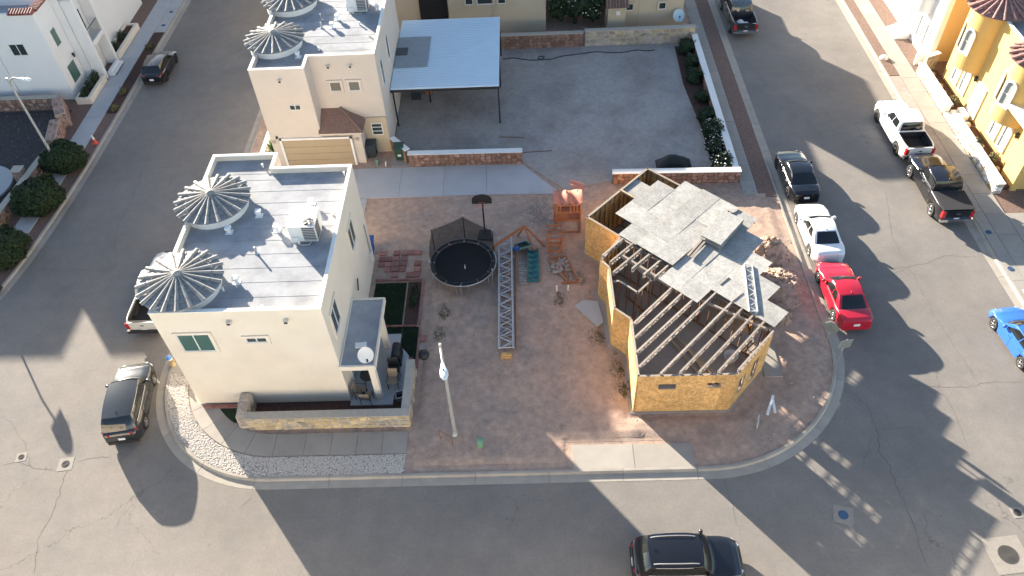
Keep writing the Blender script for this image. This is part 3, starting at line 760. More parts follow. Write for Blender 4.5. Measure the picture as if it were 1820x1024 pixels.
MB().tube([(-9.42, 28.2, 2.4), (-9.3, 28.2, 3.3)], .035, 6).build('conduit', X['blackm'], HA)
acunit(HA, -11.0, 27.85, 6.96)
for x, y, k in ((-13.75, 29.3, 0), (-15.0, 28.15, 0), (-12.6, 28.15, 0), (-13.8, 24.7, 0), (-13.3, 26.6, 1), (-14.4, 33.2, 2), (-14.3, 24.2, 2), (-11.2, 30.0, 0), (-10.0, 29.2, 2), (-9.85, 32.3, 2)): roofvent(HA, x, y, 6.95, k)
for x, w_ in ((-12.3, .35), (-10.0, .3)):
    MB().add([(x-w_, 22.9, 6.96), (x+w_, 22.9, 6.96), (x, 22.88, 7.18), (x, 23.3, 6.96)], [(0, 3, 2), (3, 1, 2), (0, 2, 1)]).build('cricket', X['parapet'], HA)
# side porch
pr = MB().bx(-9.46, 22.5, 2.95, -7.75, 26.85, 3.15).build('porch_roof', X['roofing'], HA)
MB().ring(rect(-9.455, 22.46, -7.71, 26.89), rect(-9.38, 22.56, -7.80, 26.80), 2.9, 3.22).build('fascia', X['cream'], pr)
for y in (22.68, 26.0): MB().box(-7.98, y+.05, 1.5, .3, .3, 2.9).build('porch_post', X['cream'], HA)
dish(HA, (-8.2, 23.0, 3.2), 20, .42, 'parapet', .25)
MB().box(-8.55, 23.75, 3.24, .55, .3, .1, .1).build('roof_box', X['white'], HA)
MB().bx(-9.46, 22.3, .05, -7.3, 26.9, .2).build('porch_slab', X['conc_blue'], HA)
MB().prism([(-7.29, 22.9), (-6.75, 23.2), (-6.75, 25.4), (-7.29, 26.1)], .05, .19).build('porch_slab', X['conc_blue'], HA)

# courtyard wall of the cream house
stonewall('courtyard_wall', 'yellow flagstone wall in front of the cream house', (-14.35, 21.2), (-6.3, 21.2), .34, 1.0, ['stone_y', 'stone_y', 'stone_g'], 'mortar', .42, cap='mortar', sides=(-1,), z0=ZT-.03, seed=4, ends=(1,))
stonewall('courtyard_wall', 'short flagstone return wall beside the dirt lot, right of the porch', (-6.45, 21.4), (-6.45, 24.4), .34, .95, ['stone_g'], 'mortar', .42, cap='mortar', sides=(-1,), z0=ZT-.03, seed=5, ends=(1,))
stonewall('courtyard_wall', 'stubby rounded flagstone wall end against the cream house front', (-14.55, 21.15), (-14.62, 22.6), .5, 1.0, ['stone_g'], 'mortar', .4, cap=None, sides=(1, -1), z0=ZT-.03, seed=6, ends=(-1,))
slabpoly('court_bed', rect(-14.3, 21.38, -6.63, 22.64), ZT, 'mulch')
slabpoly('court_bed', rect(-17.2, 21.5, -14.8, 22.64), ZT-.01, 'turf')
k = 0
t = thing('brick_edging', 'row of red bricks at the foot of the cream house front', 'edging', (-16, 22.4, ZT))
for q in range(11): MB().box(-16.9+.2*q, 22.45, ZT+.05, .185, .2, .11, random.uniform(-.05, .05)).build('brick', X['brick'], t)

# ================= sand house behind it
HB = thing('sand_house', 'sand-coloured two-storey house with garage door and grey turrets, behind the cream house', 'house', (-13.3, 48, 0))
pB = [(-17.1, 42.02), (-13.66, 42.02), (-13.66, 43.38), (-9.49, 43.38), (-9.49, 53.6), (-17.1, 53.6)]
shell(HB, pB, 0, 7.5, 7.18, 'pinkst', 'parapet')
turret(HB, -16.1, 45.4, 1.85, 7.66, .5, 7.0, 'parapet', a0=.15)
turret(HB, -16.1, 50.7, 1.9, 7.66, .5, 7.0, 'parapet', a0=.05)
acunit(HB, -11.3, 49.8, 7.19)
for x, y, k in ((-14.4, 43.9, 0), (-13.2, 44.6, 2), (-13.5, 47.4, 1), (-12.8, 47.4, 0), (-12.6, 48.4, 0), (-11.0, 47.6, 2), (-10.2, 46.1, 2), (-13.7, 48.5, 1), (-12.1, 49.7, 1), (-10.0, 49.6, 0)): roofvent(HB, x, y, 7.18, k)
for x in (-12.8, -11.6): MB().add([(x-.3, 43.62, 7.19), (x+.3, 43.62, 7.19), (x, 43.6, 7.4), (x, 44.0, 7.19)], [(0, 3, 2), (3, 1, 2), (0, 2, 1)]).build('cricket', X['parapet'], HB)
scupper(HB, (-15.3, 42.02, 6.75), -90); scupper(HB, (-12.5, 43.38, 6.8), -90); scupper(HB, (-11.1, 43.38, 6.8), -90)
window(HB, (-14.85, 42.02, 4.75), -90, .75, .42, 2, sur=None)
window(HB, (-12.35, 43.38, 5.3), -90, .75, .7, 1, 'glassm', sur='pinkst'); window(HB, (-11.15, 43.38, 5.3), -90, .75, .7, 1, 'glassm', sur='pinkst')
window(HB, (-9.49, 44.8, 5.4), 0, .75, 1.8, 1); window(HB, (-9.49, 47.9, 5.4), 0, .75, 1.8, 1)
MB().bx(-13.67, 42.10, 0, -11.1, 43.37, 2.75).build('garage_wall', X['pinkst'], HB)
# tiled hip over the garage return
def hiproof(par, x0, y0, x1, y1, z0, zt, m):
    """lean-to hip against wall y1, hipped at x1; rows of tiles"""
    n = 9; hx = x1-(y1-y0)*.95
    o = MB().add([(x0, y0, z0), (x1, y0, z0), (hx, y1, zt), (x0, y1, zt), (x1, y1, z0)], [(0, 1, 2, 3), (1, 4, 2), (0, 4, 1), (0, 3, 4)]).build('tile_roof', X[m], par)
    mb = MB()
    for i in range(n):
        for s in range(14):
            f0, f1 = i/n, (i+1)/n
            for (A, B, C) in (((x0, y0, z0), (x1, y0, z0), 'f'), ((x1, y0, z0), (x1, y1, z0), 's')):
                if C == 'f': xa = x0; xb = x1+(hx-x1)*f0; y = y0+(y1-y0)*f0; yb = y0+(y1-y0)*f1
                if C == 'f':
                    p = xa+(xb-xa)*(s+.5)/14; wd = (xb-xa)/14*.86; z = z0+(zt-z0)*f0; zz = z0+(zt-z0)*f1
                    mb.bar((p, y, z+.03), (p, yb+.02, zz+.02), wd, .035)
                elif s < 9:
                    xx = x1+(hx-x1)*f0; x2 = x1+(hx-x1)*f1; ya = y0+(y1-y0)*f0; yy = ya+(y1-ya)*(s+.5)/9
                    mb.bar((xx, yy, z0+(zt-z0)*f0+.03), (x2, yy, z0+(zt-z0)*f1+.02), (y1-ya)/9*.86, .035)
    o2 = mb.build('tile_courses', X[m], o); o2['kind'] = 'stuff'
    MB().tube([(x1, y0, z0+.05), (hx, y1, zt+.06)], .09, 8).build('hip_ridge', X[m], o)
    return o
hr = hiproof(HB, -13.75, 41.75, -10.85, 43.36, 2.8, 3.65, 'browntile')
MB().bx(-13.75, 41.78, 2.68, -10.88, 41.9, 2.8).build('fascia', X['pinkst'], HB)
g = MB().bx(-16.35, 41.97, .05, -11.85, 42.01, 2.25).build('garage_door', X['garage'], HB)
MB().bx(-13.66, 42.03, .05, -11.85, 42.09, 2.25).build('garage_backing', X['garage'], HB)
for k in range(4):
    MB().bx(-16.33, 41.93, .08+.54*k, -11.87, 41.965, .6+.54*k).build('door_panel', X['garage'], g)
mb = MB(); mb.bx(-16.5, 41.9, .05, -16.36, 42.0, 2.4); mb.bx(-11.84, 41.9, .05, -11.7, 42.0, 2.4); mb.bx(-16.5, 41.9, 2.26, -11.7, 42.0, 2.4); mb.build('door_frame', X['parapet'], HB)
for x in (-16.9, -11.4): MB().lathe(x, 41.98, [(.0, 2.25), (.11, 2.2), (.11, 2.05), (.0, 2.0)], 10).build('wall_lamp', X['beigest'], HB)
MB().bx(-11.0, 43.25, 0, -9.5, 43.37, 2.9).build('entry_wall', X['beigest'], HB)
window(HB, (-10.2, 43.25, 2.0), -90, .75, .95, 1, rows=3)
MB().box(-16.62, 41.94, 2.5, .12, .12, .14).build('security_camera', X['blackm'], HB)
stonewall('low_wall', 'low pale stucco wall along the left side of the sand house', (-18.3, 42.2), (-18.3, 53), .2, .55, ['mortar'], 'parapet', .6, cap='parapet', sides=(), z0=ZT-.03)
slabpoly('gravel_bed', rect(-18.18, 42.0, -17.12, 53), ZT, 'gravelbed')
# steel patio cover
PC = thing('patio_cover', 'large flat patio cover of white corrugated steel on black posts', 'patio cover', (-5.7, 50.5, 0))
mb = MB(); nrib = 38; V = []; F = []
for i in range(nrib*4+1):
    y = 46.0+(55.2-46.0)*i/(nrib*4); ph = i % 4; z = 3.18+.012*(y-46)+(.075 if ph in (1, 2) else 0); V += [(-9.44, y, z), (-1.98, y-.6*0, z)]
for i in range(nrib*4): F.append((2*i, 2*i+1, 2*i+3, 2*i+2))
mb.add(V, F).build('corrugated_sheet', X['steelroof'], PC)
mb = MB(); mb.bx(-9.44, 45.97, 2.98, -1.96, 46.05, 3.17); mb.bx(-2.06, 46.05, 2.98, -1.97, 55.2, 3.17); mb.bx(-9.44, 55.1, 2.98, -2.07, 55.18, 3.24); mb.build('edge_beam', X['blackm'], PC)
for k in range(5): MB().bx(-9.3, 47.5+1.7*k, 3.02, -2.1, 47.58+1.7*k, 3.16).build('purlin', X['blackm'], PC)
for x, y in ((-2.05, 46.1), (-9.3, 46.1), (-7.2, 48.9), (-2.05, 55.0), (-2.05, 50.6)): MB().box(x, y, 1.5, .1, .1, 3.0).build('post', X['blackm'], PC)
MB().bx(-9.44, 48.6, 3.32, -7.05, 52.6, 3.36).build('roof_patch', X['greypanel'], PC)
MB().bx(-9.44, 50.1, 3.37, -8.6, 51.1, 3.4).build('patch_opening', X['acgrille'], PC)
slabpoly('patio_slab', rect(-9.48, 46.2, -2.2, 53.5), ZT+.03, 'caliche')
# rock walls of lot B
stonewall('rock_wall', 'brown fieldstone wall with pale cap along the driveway', (-8.1, 41.65), (-.55, 41.55), .34, 1.0, ['stone_b', 'stone_b', 'stone_p'], 'mortar_d', .34, cap='parapet', sides=(-1,), z0=ZT-.03, seed=10, ends=(1,))
stonewall('rock_wall', 'short stone wall sloping up behind the green bin', (-8.2, 41.9), (-9.35, 43.3), .3, 1.1, ['stone_b'], 'mortar_d', .34, cap='parapet', sides=(1, -1), z0=ZT-.03, seed=11)
stonewall('rock_wall', 'dark brown fieldstone wall at the back of the caliche lot, left half', (-2.0, 56.1), (4.45, 56.1), .34, 1.15, ['stone_b'], 'mortar_d', .36, cap='mortar', sides=(-1,), z0=ZT-.03, seed=12)
stonewall('rock_wall', 'pale mixed fieldstone wall at the back of the caliche lot, right half', (4.6, 56.1), (13.2, 56.1), .34, 1.3, ['stone_g', 'stone_g', 'stone_y'], 'mortar', .48, cap='mortar', sides=(-1,), z0=ZT-.03, seed=13)
stonewall('rock_wall', 'long low wall with pale cap along the side pavement', (13.15, 39.2), (13.15, 55.9), .36, .72, ['stone_b'], 'mortar_d', .4, cap='parapet', sides=(1,), z0=ZT-.03, seed=14)
stonewall('rock_wall', 'brown stone wall with pale cap just behind the frame house', (5.3, 39.2), (13.35, 39.0), .36, .85, ['stone_b', 'stone_p'], 'mortar_d', .34, cap='parapet', sides=(-1,), z0=ZT-.03, seed=15, ends=(1,), capz=.06)

# ================= beige house at the top
HC = thing('beige_house', 'beige house with small square windows beyond the back lot', 'house', (3, 62, 0))
shell(HC, rect(-6.2, 58.6, 1.6, 70), 0, 7.3, 6.9, 'beigest', 'parapet')
shell(HC, rect(1.7, 62.5, 6.3, 70), 0, 6.4, 6.0, 'beigest', 'parapet', wname='back_wall')
shell(HC, rect(6.4, 58.6, 9.0, 70), 0, 6.7, 6.3, 'beigest', 'parapet', wname='wing_wall')
shell(HC, rect(9.02, 58.6, 12.6, 70), 0, 3.5, 3.2, 'beigest', 'parapet', wname='low_wing_wall')
shell(HC, rect(-20, 59.5, -6.3, 70), 0, 7.9, 7.5, 'beigest', 'parapet', wname='wing_wall')  # wing stretched and raised out of view to shade the patio cover
MB().bx(-8.6, 59.3, 0, -6.35, 59.49, 4.6).build('dark_panel', X['dark'], HC)  # flat black panel on the wing front
for x, w_ in ((-4.5, .65), (-3.2, 1.35), (-1.9, .65)): window(HC, (x, 58.6, 2.9), -90, w_, .6, 1, sur='beigest')
for x in (8.3, 10.9): window(HC, (x, 58.6, 1.9), -90, .6, .6, 1, sur='beigest')
MB().bx(6.5, 57.7, 0, 7.9, 58.59, 2.5).build('entry_bay', X['beigest'], HC)
o = MB().add([(6.3, 57.3, 2.5), (8.1, 57.3, 2.5), (8.1, 58.6, 3.4), (6.3, 58.6, 3.4), (6.3, 58.6, 2.5), (8.1, 58.6, 2.5)], [(0, 1, 2, 3), (0, 3, 4), (1, 5, 2), (0, 4, 5, 1)]).build('entry_roof', X['browntile'], HC)
for k in range(8): MB().tube([(6.4+.23*k, 57.28, 2.53), (6.4+.23*k, 58.58, 3.43)], .07, 6).build('barrel_row', X['browntile'], o)
MB().box(7.3, 57.66, 1.9, .3, .08, .3).build('electric_box', X['white'], HC)
dish(HC, (12.2, 58.2, .2), 0, .5, 'metpaint', 1.0)
MB().tube([(-2.65, 58.57, .1), (-2.65, 58.57, 6)], .03, 6).build('downpipe', X['beigest'], HC)

# ================= white house at the top left
HD = thing('white_house', 'white stucco house with maroon tile coping and balcony at the top left', 'house', (-37, 56, 0))
shell(HD, rect(-38.6, 51.05, -34.6, 53.6), 0, 7.1, 6.6, 'whitest', 'parapet', strips=False)
shell(HD, rect(-43.1, 51.0, -38.65, 60), 0, 8.4, 8.0, 'whitest', 'parapet', strips=False, wname='left_wall')
shell(HD, rect(-38.6, 53.65, -34.0, 56.4), 0, 7.0, 6.6, 'whitest', 'parapet', strips=False, wname='bay_wall')
shell(HD, rect(-38.6, 56.45, -34.3, 66), 0, 7.0, 6.6, 'whitest', 'parapet', strips=False, wname='rear_wall')
mb = MB(); o = mb.bx(-36.2, 50.85, 7.1, -34.45, 51.3, 7.25).build('tile_coping', X['redtile'], HD)
for k in range(9): MB().tube([(-36.1+.2*k, 50.78, 7.22), (-36.1+.2*k, 51.35, 7.34)], .09, 6).build('barrel_tile', X['redtile'], o)
o = MB().bx(-34.75, 51.3, 7.1, -34.35, 53.6, 7.25).build('tile_coping', X['redtile'], HD)
for k in range(11): MB().tube([(-34.3, 51.4+.2*k, 7.22), (-34.8, 51.4+.2*k, 7.34)], .09, 6).build('barrel_tile', X['redtile'], o)
window(HD, (-36.9, 51.05, 4.4), -90, 1.15, .95, 2, sur=None)
window(HD, (-34.6, 52.3, 4.6), 0, .8, 1.35, 1, 'glassg'); window(HD, (-34.6, 52.4, 1.7), 0, 1.3, 1.5, 1, 'glassg', sur='whitest')
# two-storey portal with balcony
for (y0, y1) in ((53.7, 54.0), (56.1, 56.4)): MB().bx(-33.95, y0, 0, -33.1, y1, 6.9).build('portal_pier', X['whitest'], HD)
MB().bx(-33.95, 54.05, 2.75, -33.1, 56.05, 3.1).build('balcony_floor', X['whitest'], HD)
MB().bx(-33.95, 53.7, 6.6, -33.05, 56.4, 6.95).build('portal_lintel', X['whitest'], HD)
rl = MB().bar((-33.2, 54.05, 4.05), (-33.2, 56.05, 4.05), .04, .04).build('balcony_rail', X['blackm'], HD)
for k in range(11): MB().bar((-33.2, 54.15+.18*k, 3.1), (-33.2, 54.15+.18*k, 4.03), .02, .02).build('baluster', X['blackm'], rl)
door(HD, (-33.98, 55.05, 1.3), 0, .95, 2.1, 'whitest', 'glassl'); window(HD, (-34.0, 55.05, 4.3), 0, 1.2, 1.7, 2)
for k in range(3): MB().bx(-33.1+.27*k, 54.1, .0, -32.83+.27*k if k < 2 else -32.6+0, 56.0, .5-.14*k).build('step', X['whitest'], HD)
for y in (53.2, 56.8): MB().box(-34.0 if y > 55 else -34.5, y, 2.6, .14, .16, .3).build('wall_lamp', X['blackm'], HD)
for (y0, y1, l) in ((50.3, 53.5, 'cream planter box full of dark shrubs before the white house'), (56.5, 61.5, 'long cream planter box beyond the portal of the white house')):
    t = thing('planter_box', l, 'planter', (-33.6, (y0+y1)/2, 0))
    MB().ring(rect(-34.2, y0, -33.05, y1), rect(-34.0, y0+.2, -33.3, y1-.2), 0, .62).build('box_wall', X['cream'], t)
    MB().bx(-34.0, y0+.2, .0, -33.3, y1-.2, .5).build('soil', X['mulch'], t)
stonewall('rock_wall', 'brown fieldstone garden wall below the white house', (-48, 49.9), (-35.1, 49.9), .36, 1.0, ['stone_b', 'stone_p'], 'mortar_d', .4, cap='mortar', sides=(-1,), z0=.1, seed=20)
stonewall('rock_wall', 'pinkish fieldstone wall piece next to the cream planter', (-35.0, 49.5), (-33.9, 47.4), .7, 1.15, ['stone_p'], 'mortar', .3, cap=None, sides=(1, -1), z0=.1, seed=21, ends=(1,))
stonewall('rock_wall', 'pinkish fieldstone wall piece behind the first hedge ball', (-34.2, 47.0), (-33.6, 44.6), .7, 1.0, ['stone_p'], 'mortar', .3, cap=None, sides=(1, -1), z0=.1, seed=22, ends=(1,))
stonewall('rock_wall', 'long low brown wall behind the three hedge balls', (-33.5, 43.6), (-34.6, 31.0), .36, .8, ['stone_p', 'stone_b'], 'mortar', .38, cap='mortar', sides=(1, -1), z0=.1, seed=23)
for x, y, l in ((-34.4, 41.2, 'square stone gate pier beside the round patio'), (-34.9, 37.2, 'square stone gate pier below the round patio')):
    stonewall('stone_pier', l, (x-.3, y), (x+.3, y), .6, 1.1, ['stone_p'], 'mortar', .3, cap='mortar', sides=(1, -1), z0=.1, seed=int(x*-7), ends=(1, -1))
slabpoly('garden_gravel', [(-60, 31), (-34.8, 31), (-33.7, 43.5), (-34.4, 49.6), (-60, 49.6)], .12, 'darkgravel')
t = thing('round_patio', 'round pale concrete patio in the dark gravel garden', 'patio', (-37.4, 40.6, .1))
MB().lathe(0, 0, [(2.3, 0), (2.3, .22), (0, .23)], 40, sm=False).build('patio_disc', X['conc_blue'], t, world=False); MB().lathe(0, 0, [(2.45, 0), (2.45, .1), (2.3, .1)], 40, sm=False).build('patio_rim', X['darkgravel'], t, world=False)
HE = thing('white_house', 'white flat-roofed house standing left of the frame edge', 'house', (-51, 55, 0))
shell(HE, rect(-57, 51, -45.8, 60), 0, 8.4, 8.0, 'whitest', 'parapet', strips=False)

for y0, y1, hh, l in ((67.2, 78, 7.6, 'unseen white flat-roofed house up the left street beyond the balcony house'), (79.5, 92, 7.6, 'farthest unseen white flat-roofed house up the left street')):  # unseen houses, added to keep the left street in shade
    h_ = thing('white_house', l, 'house', (-40, (y0+y1)/2, 0)); shell(h_, rect(-46, y0, -34.4, y1), 0, hh, hh-.4, 'whitest', 'parapet', strips=False)
    for q in range(3): window(h_, (-34.4, y0+2+3*q, 4.9), 0, 1.2, 1.3, 2)
# ================= white house top right
HF = thing('white_house', 'bright white house with arched windows and tan side wall, upper right', 'house', (32, 56, 0))
shell(HF, rect(30.25, 51.95, 37, 66), 0, 6.6, 6.2, 'tanst', 'parapet', strips=False, wname='tan_wall')
MB().bx(29.8, 51.8, 0, 30.22, 66, 6.7).build('front_wall', X['whitest'], HF)
MB().lathe(29.85, 54.6, [(1.0, 3.1), (1.0, 6.6)], 20, PI/2, 3*PI/2).build('round_bay', X['whitest'], HF)
MB().lathe(29.85, 54.6, [(.02, 3.1), (1.0, 3.1)], 20, PI/2, 3*PI/2, sm=False).build('bay_soffit', X['whitest'], HF)
window(HF, (28.83, 54.6, 5.0), 180, .7, 1.1, 1, 'glass')
for y in (54.3, 53.0): archwin(HF, (29.8, y, 1.75), 180, .55, 1.6)
door(HF, (29.8, 57.0, 1.35), 180, 1.0, 2.1, 'parapet', 'glassl')
window(HF, (32.2, 51.95, 4.7), -90, 1.3, .9, 1, 'glass', sur=None); window(HF, (32.2, 51.95, 5.75), -90, 1.3, .9, 1, 'glassl')
for k in range(4): MB().bx(28.65+.28*k, 55.3, 0, 28.93+.28*k, 57.1, .25+.13*k).build('step', X['parapet'], HF)
slabpoly('front_bed', rect(28.64, 49.7, 29.79, 55.2), ZT+.012, 'redgravel'); slabpoly('front_bed', rect(28.64, 57.2, 29.79, 66), ZT+.012, 'redgravel')
MB().bx(28.9, 51.6, 0, 30.2, 51.78, 1.1).build('garden_wall', X['parapet'], HF)

# ================= yellow house right
HG = thing('yellow_house', 'bright yellow stucco house with arched windows and plum tile turrets on the right', 'house', (33, 44, 0))
shell(HG, rect(30.15, 37.3, 38, 49.6), 0, 7.0, 6.6, 'yellowst', 'parapet', strips=True)
def bay(cy, z0, z1, r=1.35):
    b = MB().lathe(30.3, cy, [(r, z0), (r, z1)], 24, PI/2, 3*PI/2).build('round_bay', X['yellowst'], HG)
    MB().lathe(30.3, cy, [(.02, z0), (r, z0)], 24, PI/2, 3*PI/2, sm=False).build('bay_soffit', X['yellowst'], b)
    return b
bay(47.0, 3.0, 7.0); bay(40.9, 3.0, 7.0)
turret(HG, 30.6, 47.2, 2.0, 7.05, .9, 6.6, 'yellowst', 'purpletile', 'purpletile', 20, rw=1.35)
turret(HG, 30.6, 40.9, 2.0, 7.05, .9, 6.6, 'yellowst', 'purpletile', 'purpletile', 20, rw=1.35)
for cy in (47.0, 40.9):
    for da in (150, 200):
        a = R(da if da < 180 else da); archwin(HG, (30.3+1.36*math.cos(a), cy+1.36*math.sin(a), 5.0), da, .62, 1.55, 'glassl', 'white')
for y in (48.0, 46.7): archwin(HG, (30.15, y, 1.85), 180, .7, 1.7)
archwin(HG, (30.15, 41.6, 1.85), 180, .7, 1.7); archwin(HG, (30.15, 40.3, 1.85), 180, .7, 1.7)
door(HG, (30.15, 44.6, 1.6), 180, 1.0, 2.2, 'white', 'glassl')
MB().bx(29.75, 37.15, 0, 30.14, 38.6, 4.4).build('porch_pier', X['yellowst'], HG)
MB().bx(29.0, 37.1, 4.4, 30.14, 40.0, 4.6).build('porch_slab', X['parapet'], HG)
for y in (45.6, 39.3): MB().box(30.05, y, 2.7, .16, .16, .35).build('wall_lamp', X['blackm'], HG)
stonewall('garden_wall', 'pale flagstone garden wall before the yellow house, far side of the steps', (28.9, 45.4), (28.9, 50.6), .4, .75, ['stone_y', 'mortar', 'parapet'], 'parapet', .36, cap='parapet', sides=(1,), z0=ZT-.03, seed=30)
stonewall('garden_wall', 'pale flagstone garden wall before the yellow house, near side of the steps', (28.9, 36.95), (28.9, 44.2), .4, .75, ['stone_y', 'mortar', 'parapet'], 'parapet', .36, cap='parapet', sides=(1,), z0=ZT-.03, seed=31, ends=(-1,))
for k in range(3): MB().bx(28.72+.4*k, 44.3, 0, 29.12+.4*k, 45.3, .3+.18*k).build('step', X['parapet'], HG)
slabpoly('garden_bed', rect(29.12, 37.3, 30.13, 44.2), ZT+.2, 'mulch'); slabpoly('garden_bed', rect(29.12, 45.4, 30.13, 50.5), ZT+.2, 'mulch')
rs = random.Random(9)
for k in range(16):
    y = 38.2+k*.78
    if 44 < y < 45.6: continue
    mb = MB(); s = rs.uniform(.16, .26)
    mb.lathe(0, 0, [(s*.9, -.05), (s, .08), (s*.7, s*.8), (0, s)], 7, sm=False)
    o = mb.build('boulder', X['stone_g']); o.location = (29.5+rs.uniform(-.15, .15), y, ZT+.2); o.rotation_euler = (rs.uniform(-.3, .3), rs.uniform(-.3, .3), rs.uniform(0, 6))
    far = y > 45; nb = k-10 if far else k
    tag(o, ORD[nb] + (' pale boulder past the yellow house steps, counting away from them' if far else ' pale boulder in the near bed of the yellow house, counting from its pier'), 'boulder', 'boulders in the yellow house bed')
stonewall('rock_wall', 'mixed stone wall between the white and the yellow house', (29.1, 50.7), (30.1, 51.1), .3, 1.3, ['stone_g'], 'mortar', .4, cap='parapet', sides=(-1,), z0=ZT-.03, seed=33)
# ================= vehicles (local frame: +x forward, z up, origin on the ground at the middle)
def lerp(a, b, t): return a+(b-a)*t
def pw(tab, x):
    if x <= tab[0][0]: return tab[0][1]
    for (a, va), (b, vb) in zip(tab, tab[1:]):
        if x <= b:
            t = (x-a)/(b-a); t = t*t*(3-2*t)*.5+t*.5; return lerp(va, vb, t)
    return tab[-1][1]
SPEC = {
 'sedan': dict(L=4.7, W=1.84, H=1.45, belt=.94, wb=2.78, wr=.33, zb=.2, xo=.03,
    top=[(-2.35, .88), (-2.2, .99), (-1.7, 1.02), (-1.2, .97), (.7, .96), (1.0, .95), (1.75, .84), (2.2, .70), (2.35, .58)],
    cab=(1.0, .22, -.85, -1.72), wr2=.70, wins=((.16, .485), (.52, .80)), glassr=.97),
 'hatch': dict(L=4.2, W=1.80, H=1.50, belt=.95, wb=2.6, wr=.33, zb=.2, xo=.03,
    top=[(-2.1, .85), (-2.0, .98), (-1.6, .98), (.7, .97), (.95, .95), (1.6, .84), (2.0, .70), (2.1, .58)],
    cab=(1.0, .25, -1.45, -1.95), wr2=.72, wins=((.14, .46), (.49, .84)), glassr=.8),
 'suv': dict(L=4.62, W=1.88, H=1.70, belt=1.05, wb=2.68, wr=.36, zb=.25, xo=.03,
    top=[(-2.31, .8), (-2.24, 1.06), (-1.8, 1.06), (.8, 1.06), (1.05, 1.05), (1.8, .96), (2.15, .82), (2.31, .64)],
    cab=(1.12, .48, -1.72, -2.2), wr2=.76, wins=((.14, .41), (.43, .68), (.71, .90)), glassr=.75),
 'pickup': dict(L=5.85, W=2.02, H=1.93, belt=1.22, wb=3.65, wr=.41, zb=.36, xo=.05,
    top=[(-2.92, 1.28), (-2.6, 1.29), (-1.2, 1.29), (.9, 1.22), (1.2, 1.21), (2.2, 1.13), (2.75, 1.03), (2.92, .86)],
    cab=(1.22, .55, -.92, -1.12), wr2=.76, wins=((.16, .50), (.53, .90)), glassr=.8),
}
def wheel_meshes(key, r, w_, rim, cache={}):
    k = (key, rim)
    if k in cache: return cache[k]
    def T(mb):
        mb.v = [(v[0], v[2], v[1]) for v in mb.v]; mb.f = [f[::-1] for f in mb.f]; return mb
    ty = T(MB().lathe(0, 0, [(r*.66, -w_/2), (r*.93, -w_/2), (r, -w_/2+.04), (r, w_/2-.04), (r*.93, w_/2), (r*.66, w_/2), (r*.6, w_/2-.03), (0, w_/2-.06)], 24)).mesh('wheel', X['tyre'])
    mb = MB(); mb.lathe(0, 0, [(r*.67, w_/2-.02), (r*.62, w_/2+.004), (r*.58, w_/2-.015)], 24)
    for j in range(5):
        a = 2*PI*j/5
        for da in (-.13, .13):
            p = Vector((math.cos(a+da*.4)*r*.1, math.sin(a+da*.4)*r*.1, w_/2)); q = Vector((math.cos(a+da)*r*.6, math.sin(a+da)*r*.6, w_/2-.005)); mb.bar(p, q, .045, .025)
    mb.lathe(0, 0, [(r*.16, w_/2-.02), (r*.14, w_/2+.015), (0, w_/2+.02)], 12)
    ri = T(mb).mesh('rim', X[rim]); cache[k] = (ty, ri); return cache[k]
